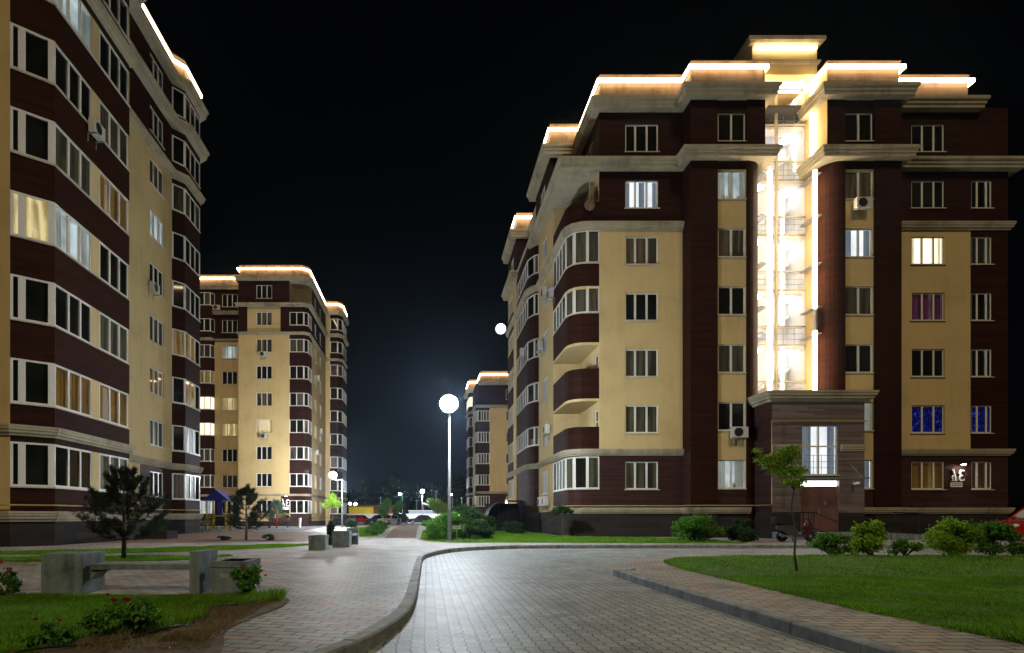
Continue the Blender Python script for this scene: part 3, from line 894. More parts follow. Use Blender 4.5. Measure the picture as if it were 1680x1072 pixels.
# ================================================================== RIGHT APARTMENT BUILDING
def build_right():
    B = thing('apartment_building', 'brown and cream apartment block with tall glowing stair window and lit parapets', 'building', (19.1, 40, 0))
    cream, brown, tile, plin, rooff = MB(), MB(), MB(), MB(), MB()
    AX = 38.2
    hw = 0.74
    rc = [3.4 + 3 * n for n in range(7)]
    special_l = {}
    for side in (0, 1):
        def P(p): return p if side == 0 else (AX - p[0], p[1])
        def SG(p, q): return (P(p), P(q)) if side == 0 else (P(q), P(p))
        def PL(pts): return [P(p) for p in pts] if side == 0 else [P(p) for p in reversed(pts)]
        def zones(p, q, zs, holes=()):
            a, b = SG(p, q)
            L = sqrt((a[0] - b[0]) ** 2 + (a[1] - b[1]) ** 2)
            hh = holes if side == 0 else [(L - h[1], L - h[0], h[2], h[3]) for h in holes]
            for mb, z0, z1 in zs: wall(mb, a, b, z0, z1, hh)
            return a, b, hh
        Z_A = [(plin, 0, 1.5), (tile, 1.5, 4.6), (cream, 4.6, 16.7), (brown, 16.7, 23.0)]
        # A: the cream corner panel
        hA = [(1.39, 3.15, z - hw, z + hw) for z in rc]
        a, b, hh = zones((9.2, 32.5), (13.65, 32.5), Z_A, hA)
        lookA = (['green', 'green', 'green', 'dark', 'beige', 'white_lit', 'dark'] if side == 0 else
                 ['dimwarm', 'blue', 'dark', 'violet', 'bright', 'dark', 'dark'])
        for n, h in enumerate(hh):
            window(B, a, b, *h, (0.31, 0.66) if side == 0 else (0.34, 0.69), lookA[n])
        # its flank inside the corner loggia
        hl = [(3.1, 3.85, 4.85 + 3 * k, 7.0 + 3 * k) for k in range(5)]
        a, b, hh = zones((9.2, 36.6), (9.2, 32.5), [(cream, 0, 19.9), (brown, 19.9, 23.0)], hl + [(1.4, 2.9, rc[6] - hw, rc[6] + hw)])
        for h in hh[:5]: window(B, a, b, *h, (), 'dark', transom=0.7, sill=False, name='balcony_door')
        window(B, a, b, *hh[5], (0.5,), 'beige')
        zones((7.6, 36.6), (9.2, 36.6), [(cream, 0, 19.9), (brown, 19.9, 23.0)])
        # step and projecting middle
        zones((13.65, 32.5), (13.65, 31.5), [(plin, 0, 1.5), (tile, 1.5, 4.6), (brown, 4.6, 23.0)])
        zones((13.65, 31.5), (15.05, 31.5), [(plin, 0, 1.5), (brown, 1.5, 23.0)])
        zones((15.05, 31.5), (15.05, 31.58), [(brown, 0, 23)])
        zones((16.55, 31.58), (16.55, 31.5), [(brown, 0, 23)])
        hC = [(0.03, 1.47, z - hw, z + hw) for z in rc]
        a, b, hh = zones((15.05, 31.58), (16.55, 31.58), [(plin, 0, 1.5), (tile, 1.5, 2.6), (cream, 2.6, 19.2), (brown, 19.2, 23.0)], hC)
        lookC = (['cool', 'dark', 'green', 'dark', 'beige', 'cool', 'dark'] if side == 0 else
                 ['white_lit', 'cool', 'dark', 'green', 'white_lit', 'beige', 'dark'])
        for n, h in enumerate(hh):
            window(B, a, b, *h, (0.5,), lookC[n])
        arc = [(16.55 + 0.95 * sin(t * pi / 16), 32.45 - 0.95 * cos(t * pi / 16)) for t in range(9)]
        for p, q in zip(arc[:-1], arc[1:]): zones(p, q, [(brown, 0, 19.85)])
        zones((16.55, 31.5), (17.5, 31.5), [(brown, 19.85, 23.0)])
        zones((17.5, 31.5), (17.5, 32.45), [(cream, 19.85, 24.7)])
        zones((17.5, 32.45), (17.5, 34.8), [(cream, 0, 24.7)])
        # corner loggia: brown parapets, glazing, slabs
        Bp = [(7.6, 36.6), (7.6, 33.4), (7.68, 33.05), (7.9, 32.72), (8.25, 32.54), (8.6, 32.5), (9.2, 32.5)]
        def bandp(zlist, mb, pts=Bp):
            pp = PL(pts)
            for p, q in zip(pp[:-1], pp[1:]):
                for z0, z1 in zlist: wall(mb, p, q, z0, z1)
        if side == 1:
            hE = [(0.85, 1.95, z - hw, z + hw) for z in rc[:6]]
            a, b, hh = zones((7.2, 32.5), (9.2, 32.5), [(plin, 0, 1.5), (tile, 1.5, 4.6), (brown, 4.6, 23.0)], hE)
            for n, h in enumerate(hh): window(B, a, b, *h, (0.3, 0.75), ['beige', 'blue', 'dark', 'dark', 'green', 'dark'][n])
            zones((7.2, 42), (7.2, 32.5), [(plin, 0, 1.5), (brown, 1.5, 23.0)])
        bandp([(0, 1.5)], plin) if side == 0 else None; bandp([(1.5, 2.66)], tile) if side == 0 else None
        if side == 0: bandp([(4.8, 6.0), (7.5, 9.1), (10.5, 12.05), (13.5, 14.7), (16.7, 18.0)], brown)
        for zf in (4.8, 7.5, 10.5, 13.5, 16.7) if side == 0 else ():
            s = MB(); pp = PL(Bp) + ([P((9.2, 36.6))])
            s.prism(pp if side == 0 else pp, zf - 0.14, zf - 0.004); s.build('balcony_slab', 'cream', B)
        lk = lambda: rand_look()
        nb = [3, 1, 1, 1, 1, 2]
        rv = (lambda x: x) if side == 0 else (lambda x: list(reversed(x)))
        for z0, z1 in ((2.7, 4.4), (12.1, 13.46), (14.75, 16.48)) if side == 0 else ():
            ribbon(B, PL(Bp[:2] + [Bp[3]] + Bp[5:]), z0, z1, rv([4, 1, 1, 1]), 'green', look2='beige' if z0 > 5 else 'dark', wide=rv([0.08, 0.1, 0.1, 0.05]))
        if side == 0:
            # far flank: panel, second bay, third strip
            hS = [(1.1, 3.0, z - hw, z + hw) for z in rc[:6]]
            a, b = (7.6, 41.3), (7.6, 36.6)
            for mb, z0, z1 in ((plin, 0, 1.5), (cream, 1.5, 19.9)): wall(mb, a, b, z0, z1, hS)
            for h in hS: window(B, a, b, *h, (0.33, 0.67), rand_look())
            B2 = [(7.0, 47.3), (7.0, 42.4), (7.12, 41.9), (7.32, 41.5), (7.6, 41.3)]
            bandp([(0, 1.5)], plin, B2); bandp([(1.5, 4.6)], tile, B2)
            bandp([(4.7, 6.0), (7.35, 9.0), (10.35, 12.0), (13.35, 14.9), (16.4, 17.7), (19.0, 19.9)], brown, B2)
            for k, (z0, z1) in enumerate(((6.05, 7.3), (9.05, 10.3), (12.05, 13.3), (14.95, 16.35), (17.75, 19.0))):
                ribbon(B, [B2[0], B2[1], B2[3], B2[4]], z0, z1, [6, 1, 1], 'beige' if k % 2 else 'green', look2='dark', posts=0.07)
            S3 = [(6.95, 52.0), (6.95, 47.3)]
            hS3 = [(0.3, 2.9, z - 0.7, z + 0.8) for z in rc[:6]]
            for mb, z0, z1 in ((plin, 0, 1.5), (cream, 1.5, 19.9)): wall(mb, S3[0], S3[1], z0, z1, hS3)
            for h in hS3: window(B, S3[0], S3[1], *h, (0.25, 0.5, 0.75), rand_look())
            zz = MB()
            for z in rc[:5]: zz.lbox(S3[0], S3[1], 0.2, 3.2, z + 0.85, z + 2.2, 0, 0.06)
            build_split(zz, 'cladding_panel', 'brown', B)
            wall(cream, (6.95, 47.3), (7.0, 47.3), 0, 19.9)
            front1 = S3 + [(7.0, 47.3)] + B2[1:] + [(7.6, 36.6)] + Bp[1:] + [(13.65, 32.5)]
        else:
            Bp = [(7.2, 42), (7.2, 32.5), (9.2, 32.5)]
            front1 = Bp + [(13.65, 32.5)]
        # small cornices
        for z0, z1, o in ((4.45, 4.8, 0.22), (16.46, 16.86, 0.24)):
            c = MB(); c.sweep(PL(front1), cornice_prof(z0, z1, o)); c.build('cornice', 'trim', B)
        c = MB(); c.sweep(PL(Bp + [(13.65, 32.5), (13.65, 31.5), (16.7, 31.5)]) if side == 0 else PL(Bp + [(13.65, 32.5), (13.65, 31.5), (16.0, 31.5)]), cornice_prof(1.36, 1.68, 0.2)); c.build('cornice', 'trim', B)
        # deep eaves over the loggia and the middle
        if side == 0: E3 = [(6.95, 52), (6.95, 47.3), (7.5, 47.3), (7.5, 32.5), (13.65, 32.5), (13.65, 31.5), (17.5, 31.5), (17.5, 33.2)]
        else: E3 = [(7.1, 42), (7.1, 32.5), (13.65, 32.5), (13.65, 31.5), (17.5, 31.5), (17.5, 33.2)]
        c = MB(); c.sweep(PL(E3), eave_prof(19.6, 20.1, 0.58)); c.build('eave', 'trim', B)
        sof = MB(); sof.prism(PL([(7.5, 32.52), (9.3, 32.52), (9.3, 41.2), (7.5, 41.2)]), 19.61, 20.05); sof.build('eave_soffit', 'trim', B)
        sof = MB(); sof.prism(PL([(16.5, 31.52), (17.48, 31.52), (17.48, 32.5), (16.5, 32.5)]), 19.62, 20.0); sof.build('eave_soffit', 'trim', B)
        if side == 0: E4 = [(6.95, 52), (6.95, 47.3), (8.3, 47.3), (8.3, 41.3), (7.4, 41.3), (7.4, 36.6), (9.2, 36.6), (9.2, 32.5), (13.65, 32.5), (13.65, 31.5), (17.5, 31.5), (17.5, 33.2)]
        else: E4 = [(7.4, 42), (7.4, 36.6), (9.2, 36.6), (9.2, 32.5), (13.65, 32.5), (13.65, 31.5), (17.5, 31.5), (17.5, 33.2)]
        c = MB(); c.sweep(PL(E4), eave_prof(22.75, 23.3, 0.56)); c.build('eave', 'trim', B)
        parapet(B, PL(E4), 23.3, 24.8, 24.4)
        # upper flank walls
        segs = [((6.95, 52), (6.95, 47.3)), ((6.95, 47.3), (8.3, 47.3)), ((8.3, 47.3), (8.3, 41.3)), ((8.3, 41.3), (7.4, 41.3)), ((7.4, 41.3), (7.4, 36.6)), ((7.4, 36.6), (9.2, 36.6))]
        for i, (p, q) in enumerate(segs):
            a, b = SG(p, q)
            L = sqrt((a[0] - b[0]) ** 2 + (a[1] - b[1]) ** 2)
            hs = [(L / 2 - 0.9, L / 2 + 0.9, rc[6] - hw, rc[6] + hw)] if L > 4 else []
            wall(brown, a, b, 20.0, 23.0, hs)
            for h in hs: window(B, a, b, *h, (0.33, 0.67), 'beige')
    rooff.prism([(8.9, 32.8), (29.3, 32.8), (29.3, 51.8), (7.3, 51.8), (7.3, 47.6), (8.9, 47.6)], 23.2, 23.35)
    rooff.build('roof', 'roof', B)
    back = MB()
    back.prism([(9.5, 35.2), (17.3, 35.2), (17.3, 51.7), (7.9, 51.7), (7.9, 37.2), (9.5, 37.2)], 0.0, 23.1)
    back.prism([(20.9, 35.2), (30.4, 35.2), (30.4, 51.7), (20.9, 51.7)], 0.0, 23.1)
    back.build('core', 'cream', B)
    # ---- stair shaft: glass, landings, flights, led lines
    sh = MB()
    sh.face([(17.5, 35.0, 6.9), (20.7, 35.0, 6.9), (20.7, 35.0, 24.7), (17.5, 35.0, 24.7)])
    sh.face([(17.52, 33.35, 6.9), (17.52, 35.0, 6.9), (17.52, 35.0, 24.7), (17.52, 33.35, 24.7)])
    sh.face([(20.68, 35.0, 6.9), (20.68, 33.35, 6.9), (20.68, 33.35, 24.7), (20.68, 35.0, 24.7)])
    sh.build('stairwell', 'white_paint', B, fixn=False)
    for k in range(6):
        zl = 7.6 + 3.0 * k
        l = MB(); l.box(17.53, 20.67, 33.45, 34.1, zl - 0.16, zl); lo = l.build('landing', 'white_paint', B)
        r = MB()
        for zz_ in (0.35, 0.65, 0.95): r.tube([(17.54, 33.5, zl + zz_), (20.66, 33.5, zl + zz_)], 0.016, 6)
        for xx in (18.0, 18.6, 19.6, 20.2): r.tube([(xx, 33.5, zl), (xx, 33.5, zl + 0.95)], 0.014, 6)
        r.build('handrail', 'steel', lo)
        fl = MB()
        fl.hexa([(17.6, 34.6, zl - 0.1), (20.6, 34.6, zl + 1.9), (20.6, 34.98, zl + 1.9), (17.6, 34.98, zl - 0.1), (17.6, 34.6, zl + 0.06), (20.6, 34.6, zl + 2.06), (20.6, 34.98, zl + 2.06), (17.6, 34.98, zl + 0.06)])
        fl.build('stair_flight', 'white_paint', B)
        la = MB(); la.lathe([(0.02, 0), (0.3, 0), (0.3, 0.06), (0.02, 0.06)], (18.2, 33.78, zl + 2.7), 'z', 18)
        lb = MB(); lb.lathe([(0.02, 0), (0.3, 0), (0.3, 0.06), (0.02, 0.06)], (20.2, 34.3, zl + 2.7), 'z', 18)
        la.build('stair_lamp', emis('stair_lamp_light', (0.92, 0.93, 1.0), 11.0) if k == 0 else bpy.data.materials['stair_lamp_light'], B); lb.build('stair_lamp', bpy.data.materials['stair_lamp_light'], B)
    gl = MB(); gl.face([(17.5, 33.3, 7.2), (20.7, 33.3, 7.2), (20.7, 33.3, 24.65), (17.5, 33.3, 24.65)])
    go = gl.build('stair_window', 'glass', B, fixn=False)
    mu = MB(); mu.box(19.02, 19.14, 33.22, 33.34, 7.2, 24.65)
    for k in range(6):
        for zz_ in (7.55, 8.55): mu.box(17.52, 19.02, 33.24, 33.32, zz_ + 3 * k, zz_ + 3 * k + 0.06); mu.box(19.14, 20.68, 33.24, 33.32, zz_ + 3 * k, zz_ + 3 * k + 0.06)
    mu.build('mullion', 'trim', go)
    le = MB(); le.box(17.84, 18.0, 31.78, 31.9, 7.45, 19.3); le.box(20.2, 20.36, 31.78, 31.9, 7.45, 10.9); le.box(20.2, 20.36, 31.78, 31.9, 12.1, 19.3)
    le.box(17.58, 17.68, 32.5, 32.6, 20.2, 24.5); le.box(20.5, 20.62, 32.5, 32.6, 20.2, 24.5)
    bk = MB()
    for z_ in (7.6, 10.8, 12.2, 14.5, 17, 19.2): bk.box(17.5, 17.88, 31.9, 33.3, z_, z_ + 0.04); bk.box(20.36, 20.7, 31.9, 33.3, z_, z_ + 0.04)
    bk.box(20.36, 20.46, 31.92, 32.1, 10.9, 12.1)
    build_split(bk, 'led_bracket', 'steel', B)
    le.box(17.7, 20.5, 33.06, 33.14, 24.5, 24.6); le.box(17.7, 20.5, 33.06, 33.14, 7.4, 7.48)
    le.build('led_strip', 'led_white', B)
    # stair tower on the roof
    tf = 32.4
    tw = MB(); tw.prism([(17.3, tf), (20.75, tf), (20.75, 36.6), (17.3, 36.6)], 24.7, 26.3); tw.build('stair_tower', 'cream', B)
    tl = [(17.3, 36.6), (17.3, tf), (20.75, tf), (20.75, 36.6)]
    c = MB(); c.sweep(tl, cornice_prof(25.2, 25.4, 0.14)); c.build('cornice', 'trim', B)
    c = MB(); c.sweep(tl, [(-0.1, 26.25), (0.18, 26.25), (0.30, 26.36), (0.30, 26.56), (-0.1, 26.56)]); c.build('coping', 'trim', B)
    c = MB(); c.box(17.4, 20.65, tf - 0.15, tf - 0.06, 25.98, 26.12); c.build('led_strip', 'led', B)
    # ---- entrance block
    E = MB()
    ep = [(17.0, 33.3), (17.0, 30.0), (21.55, 30.0), (21.55, 31.6)]
    holes = [(1.48, 3.25, 3.25, 5.7), (1.40, 3.30, 0.45, 2.98)]
    stone = MB()
    for i, (p, q) in enumerate(zip(ep[:-1], ep[1:])):
        wall(E if i == 1 else tile, p, q, 1.4, 7.05, holes if i == 1 else (), 0.18); wall(stone, p, q, 0.0, 1.4, holes if i == 1 else (), 0.18)  # lit front and darker flanks are set by tile colour
    E.build('entrance_wall', 'entrance_tile_lit', B, fixn=False); stone.build('entrance_base', 'plinth', B, fixn=False)
    rf = MB(); rf.prism([(17.0, 30.02), (21.53, 30.02), (21.53, 33.28), (17.02, 33.28)], 7.0, 7.2); rf.build('entrance_roof', 'trim', B)
    c = MB(); c.sweep(ep, cornice_prof(6.85, 7.35, 0.42)); c.build('cornice', 'trim', B)
    for x0, x1 in ((17.0, 18.42), (20.35, 21.55)):
        c = MB(); c.sweep([(x0, 30.0), (x1, 30.0)], cornice_prof(4.42, 4.75, 0.14)); c.build('cornice', 'trim', B)
    ewin = window(B, ep[1], ep[2], 1.48, 3.25, 3.25, 5.7, (0.48,), 'white_lit', 0.16, 0.06, transom=0.58, name='entrance_window')
    ra = MB()
    for z in (3.6, 3.9, 4.2): ra.tube([(18.55, 29.93, z), (20.2, 29.93, z)], 0.012, 6)
    for k in range(5): ra.tube([(18.6 + 0.39 * k, 29.93, 3.3), (18.6 + 0.39 * k, 29.93, 4.25)], 0.012, 6)
    ra.build('window_rail', 'steel', ewin)
    d = MB(); d.box(18.42, 19.42, 30.1, 30.16, 0.47, 2.66); d.box(19.44, 20.28, 30.1, 30.16, 0.47, 2.66)
    d.box(18.40, 18.46, 30.05, 30.1, 0.47, 2.7); d.box(20.24, 20.3, 30.05, 30.1, 0.47, 2.7)
    do = d.build('entrance_door', 'door', B)
    h = MB(); h.tube([(19.34, 30.04, 1.35), (19.34, 30.04, 1.62)], 0.018); h.box(19.62, 19.74, 30.06, 30.1, 1.78, 2.0); h.build('handle', 'steel', do)
    t = MB(); t.box(18.46, 20.24, 30.09, 30.13, 2.72, 2.95); t.build('transom_light', emis('entrance_lamp_light', (0.95, 0.97, 1.0), 12.0), B)
    cn = MB(); cn.box(18.0, 21.0, 28.95, 29.98, 3.02, 3.05); cn.build('canopy', 'glass', B)
    cr = MB()
    for x in (18.15, 20.75): cr.tube([(x, 29.05, 3.06), (x, 29.99, 3.9)], 0.014, 6)
    cr.box(17.98, 21.02, 28.92, 28.95, 3.0, 3.07)
    cr.build('canopy_frame', 'steel', B)
    st = MB(); st.box(17.0, 21.55, 28.3, 29.99, 0.12, 0.45); st.box(18.2, 20.6, 27.9, 28.29, 0.12, 0.28); st.build('entrance_step', 'conc', B)
    rl = MB()
    for x in (17.05, 17.3, 17.55, 17.8, 18.05): rl.tube([(x, 28.4, 0.45), (x, 28.4, 1.4)], 0.02, 6)
    rl.tube([(17.05, 28.4, 1.4), (18.1, 28.4, 1.4), (18.6, 27.6, 0.95)], 0.028, 6); rl.tube([(17.05, 28.4, 0.65), (18.1, 28.4, 0.65), (18.6, 27.6, 0.3)], 0.02, 6)
    rl.tube([(17.05, 29.9, 1.4), (17.05, 28.4, 1.4)], 0.028, 6)
    rl.build('entrance_railing', 'black_metal', B)
    cm = MB(); cm.box(20.95, 21.05, 29.6, 29.98, 2.78, 2.9); cm.build('security_camera', 'white_paint', B)
    # gas pipe
    g = MB()
    g.tube([(7.5, 32.3, 1.78), (13.4, 32.28, 1.78), (13.42, 31.28, 1.78), (16.85, 31.28, 1.78), (16.9, 29.85, 1.78), (16.9, 29.85, 5.9), (21.6, 29.88, 5.9)], 0.025, 8)
    g.tube([(7.45, 36.5, 1.78), (7.45, 33.3, 1.78), (8.2, 32.3, 1.78)], 0.025, 8)
    g.build('gas_pipe', 'yellow_pipe', B)
    build_split(cream, 'rendered_wall', 'cream', B); build_split(brown, 'cladding', 'brown', B)
    build_split(tile, 'cladding', 'brown_tile', B); build_split(plin, 'plinth', 'plinth', B)
    return B
BR = build_right()

# ================================================================== LEFT APARTMENT BUILDING
def build_left():
    B = thing('apartment_building', 'tall dark apartment block with brown banded bays at the left edge of the photo', 'building', (-20, 31, 0))
    cream, brown, tile, plin = MB(), MB(), MB(), MB()
    rows = [3.1 + 3 * k for k in range(9)]
    TOP = 28.1
    front = [(-24.0, 21.8), (-14.9, 21.8)]
    bay1 = [(-14.9, 21.8), (-13.85, 22.7), (-13.85, 28.4)]
    flat = [(-15.8, 28.4), (-15.8, 37.8)]
    bay3 = [(-15.8, 37.8), (-15.25, 38.5), (-15.25, 41.0)]
    full = front + bay1[1:] + flat + bay3[1:] + [(-15.8, 41.4), (-24, 41.4)]
    wall(cream, *front, 1.4, 22.2); wall(brown, *front, 22.2, TOP); wall(plin, *front, 0, 1.4)
    wall(cream, (-13.85, 28.4), (-15.8, 28.4), 1.4, 22.2); wall(brown, (-13.85, 28.4), (-15.8, 28.4), 22.2, TOP); wall(plin, (-13.85, 28.4), (-15.8, 28.4), 0, 1.4)
    hF = [(6.4, 8.25, z - 0.78, z + 0.72) for z in rows]
    wall(plin, *flat, 0, 1.4, hF); wall(cream, *flat, 4.3, 22.3, hF); wall(brown, *flat, 22.3, TOP, hF)
    # ground floor of the flat wall: brown tile panel round the window, cream towards the bay
    hG = [hF[0]]
    wall(cream, (-15.8, 28.4), (-15.8, 33.6), 1.4, 4.3)
    wall(tile, (-15.8, 33.6), (-15.8, 37.8), 1.4, 4.3, [(6.4 - 5.2, 8.25 - 5.2, hF[0][2], hF[0][3])])
    looks = ['dark', 'green', 'dimwarm', 'beige', 'dark', 'cool', 'beige', 'dark', 'dark']
    for h, lk in zip(hF, looks): window(B, *flat, *h, (0.33, 0.66), lk)
    for pts in (bay1, bay3):
        for p, q in zip(pts[:-1], pts[1:]):
            wall(plin, p, q, 0, 1.4)
            wall(brown, p, q, 1.4, rows[0] - 0.82)
            for a, b in zip(rows[:-1], rows[1:]):
                wall(brown, p, q, a + 0.8, b - 0.82)
            wall(brown, p, q, rows[-1] + 0.8, TOP)
    wall(brown, (-15.25, 41.0), (-15.8, 41.4), 0, TOP); wall(brown, (-15.8, 41.4), (-24, 41.4), 0, TOP)
    l1 = ['dark', 'dimwarm', 'dark', 'lit', 'green', 'dark', 'cool', 'dark', 'dark']
    l2 = ['green', 'dimwarm', 'green', 'dark', 'dimwarm', 'green', 'dark', 'dark', 'green']
    for k, z in enumerate(rows):
        z0, z1 = z - 0.80, z + 0.80
        # chamfer: a narrow light, a post, a wide light, the corner post
        cz, cq = bay1[0], bay1[1]
        f, g = MB(), MB()
        L = sqrt((cq[0] - cz[0]) ** 2 + (cq[1] - cz[1]) ** 2)
        for a, b in ((0, 0.09), (0.24, 0.47), (1.17, L)): f.lbox(cz, cq, a, b, z0, z1, -0.1, 0.015)
        for a, b in ((0.09, 0.24), (0.47, 1.17)):
            f.lbox(cz, cq, a, b, z0, z0 + 0.07, -0.1, 0.012); f.lbox(cz, cq, a, b, z1 - 0.07, z1, -0.1, 0.012)
            g.lbox(cz, cq, a, b, z0 + 0.03, z1 - 0.03, -0.08, -0.05)
        o = f.build('bay_window', 'frame', B)
        g.build('pane', {'lit': 'warm', 'cool': 'cool'}.get(l1[k], 'dark'), o)
        sl = MB(); sl.sweep(bay1, [(-0.02, z0 - 0.05), (0.07, z0 - 0.05), (0.07, z0 - 0.008), (-0.02, z0 - 0.008)]); sl.build('sill', 'sill', o)
        s0, s1 = bay1[1], bay1[2]
        wl = {'lit': 'cool', 'cool': 'cool'}.get(l1[k], l1[k])
        window(B, s0, s1, 0.0, 2.5, z0, z1, (0.36, 0.68), wl, 0.08, 0.08, False)
        window(B, s0, s1, 3.1, 5.6, z0, z1, (0.34, 0.67), l2[k] if k != 3 else 'dark', 0.08, 0.08, False)
        wall(cream, (s0[0], s0[1] + 2.5), (s0[0], s0[1] + 3.1), z0, z1); wall(cream, (s0[0], s0[1] + 5.6), s1, z0, z1)
        lk3 = ['beige', 'cool', 'dimwarm', 'dimwarm', 'green', 'dark', 'green', 'dark', 'dark'][k]
        ribbon(B, bay3, z0, z1, [1, 3], lk3, look2='dark', wide=[0.1, 0.09])
    for z0, z1, o in ((4.12, 4.5, 0.22), (1.02, 1.4, 0.22), (22.2, 22.65, 0.32), (19.2, 19.2, 0)):
        if o:
            c = MB(); c.sweep(full, cornice_prof(z0, z1, o)); c.build('cornice', 'trim', B)
    for z0, z1, o in ((25.3, 25.8, 0.55), (28.05, 28.55, 0.5)):
        c = MB(); c.sweep(full, eave_prof(z0, z1, o)); c.build('eave', 'trim', B)
    parapet(B, full, 28.55, 30.0, 29.5)
    g = MB(); g.tube([(-20, 21.6, 1.62), (-14.8, 21.6, 1.62), (-13.68, 22.6, 1.62), (-13.68, 28.5, 1.62), (-15.6, 28.6, 1.62), (-15.62, 37.7, 1.62), (-15.05, 38.4, 1.62), (-15.05, 41, 1.62)], 0.028, 8)
    g.build('gas_pipe', 'yellow_pipe', B)
    build_split(cream, 'rendered_wall', 'cream', B); build_split(brown, 'cladding', 'brown', B)
    build_split(tile, 'cladding', 'brown_tile', B); build_split(plin, 'plinth', 'plinth', B)
    r = MB(); r.prism([(-23.7, 22.2), (-15.2, 22.2), (-14.3, 23), (-14.3, 28), (-16.2, 28.2), (-16.2, 41), (-23.7, 41)], 28.4, 28.6); r.build('roof', 'roof', B)
    k = MB(); k.prism([(-23.5, 22.3), (-16.3, 22.3), (-16.3, 40.9), (-23.5, 40.9)], 0, 28.3); k.build('core', 'cream', B)
    return B
BL = build_left()

# ================================================================== MIDDLE LEFT APARTMENT BUILDING
def build_mid():
    B = thing('apartment_building', 'nine storey cream apartment block with lit parapet standing behind the playground', 'building', (-18, 78, 0))
    cream, brown, tile, plin = MB(), MB(), MB(), MB()
    rows = [2.3 + 3 * k for k in range(9)]
    TOP = 27.6
    hw = 0.75
    Wg = [(-28.5, 70.75), (-21.0, 70.75)]
    Ret = [(-21.0, 70.75), (-21.0, 68.0)]
    Fr = [(-21.0, 68.0), (-15.3, 68.0)]
    bay = [(-15.3, 68.0), (-13.7, 68.0), (-13.25, 68.45), (-13.2, 70.0)]
    Sd = [(-13.2, 70.0), (-13.2, 79.5)]
    St = [(-13.2, 79.5), (-12.6, 79.5)]
    bay2 = [(-12.6, 79.5), (-11.6, 79.5), (-11.05, 80.2), (-11.05, 84)]
    # wing
    hW = [(28.5 - 23.75, 28.5 - 21.95, z - hw, z + hw) for z in rows]
    wall(plin, *Wg, 0, 0.7, hW); wall(tile, *Wg, 0.7, 3.6, hW); wall(cream, *Wg, 3.6, 21.6, hW); wall(brown, *Wg, 21.6, TOP, hW)
    lw = ['dark', 'beige', 'dark', 'warm', 'warm', 'dark', 'cool', 'dark', 'dark']
    for h, lk in zip(hW, lw): window(B, *Wg, *h, (0.33, 0.66), lk)
    b0 = [(-26.6, 70.75), (-26.3, 70.15), (-24.9, 70.15), (-24.6, 70.75)]
    for p, q in zip(b0[:-1], b0[1:]):
        for a, b in [(0.7, rows[0] - 0.7)] + [(x + 0.72, y - 0.72) for x, y in zip(rows[:-1], rows[1:])]: wall(brown, p, q, a, b)
    lb = ['cool', 'green', 'green', 'bright', 'bright', 'dimwarm', 'beige', 'dark', 'green']
    for z, lk in zip(rows, lb): ribbon(B, b0, z - 0.72, z + 0.72, [1, 2, 1], lk, look2='dark' if lk in ('green', 'dark') else None)
    wall(cream, *Ret, 0, 21.6); wall(brown, *Ret, 21.6, TOP)
    # main front
    hFr = [(2.0, 3.75, z - hw, z + hw) for z in rows]
    wall(plin, *Fr, 0, 0.7, hFr)
    wall(cream, *Fr, 0.7, 24.7, hFr); wall(brown, *Fr, 24.7, TOP, hFr)
    pn = MB(); pn.lbox(*Fr, 0.0, 1.0, 21.75, 24.75, 0.0, 0.03); pn.lbox(*Fr, 4.7, 5.7, 21.75, 24.75, 0.0, 0.03); pn.lbox(*Fr, 4.75, 5.7, 0.7, 3.55, 0, 0.03)
    build_split(pn, 'cladding_panel', 'brown', B)
    lf = ['dark', 'dark', 'dark', 'warm', 'beige', 'dark', 'beige', 'green', 'dark']
    for h, lk in zip(hFr, lf): window(B, *Fr, *h, (0.33, 0.67), lk)
    for p, q in zip(bay[:-1], bay[1:]):
        wall(plin, p, q, 0, 0.7); wall(tile, p, q, 0.7, rows[0] - 0.72)
        for a, b in zip(rows[:7], rows[1:8]): wall(brown, p, q, a + 0.72, b - 0.72)
        wall(brown, p, q, rows[7] + 0.72, 24.9)
    for k, z in enumerate(rows[:8]):
        ribbon(B, [bay[0], bay[1], bay[2], bay[3]], z - 0.72, z + 0.72, [2, 1, 2], ['dark', 'green', 'beige', 'beige', 'green', 'dark', 'green', 'dark'][k], look2='dark', wide=[0.09, 0.09, 0.09])
    # open balcony on the top storey
    wall(cream, (-15.3, 68.0), (-15.3, 70.0), 24.8, TOP); wall(cream, (-15.3, 70.0), (-13.2, 70.0), 24.8, TOP)
    rl = MB()
    for x in [-15.25 + 0.2 * i for i in range(9)]: rl.tube([(x, 68.05, 24.9), (x, 68.05, 25.9)], 0.015, 5)
    rl.tube([(-15.3, 68.05, 25.9), (-13.7, 68.05, 25.9), (-13.25, 68.5, 25.9), (-13.22, 70, 25.9)], 0.025, 6)
    rl.build('balcony_railing', 'steel', B)
    hS = [(u, u + 1.2, z - hw, z + hw) for z in rows for u in (1.8, 5.2)]
    wall(plin, *Sd, 0, 0.7, hS); wall(cream, *Sd, 0.7, 21.6, hS); wall(brown, *Sd, 21.6, TOP, hS)
    for h in hS: window(B, *Sd, *h, (0.5,), rand_look())
    wall(cream, *St, 0, TOP)
    for p, q in zip(bay2[:-1], bay2[1:]):
        wall(plin, p, q, 0, 1.5)
        for a, b in [(1.5, rows[0] - 0.7)] + [(x + 0.72, y - 0.72) for x, y in zip(rows[:-1], rows[1:])] + [(rows[-1] + 0.72, TOP)]: wall(brown, p, q, a, b)
    for z in rows: ribbon(B, [bay2[0], bay2[1], bay2[2], bay2[3]], z - 0.72, z + 0.72, [1, 1, 4], rand_look(), look2='dark', wide=[0.1, 0.1, 0.1])
    outer = Wg + [Ret[1]] + bay[:] + [Sd[1], St[1]] + bay2[1:]
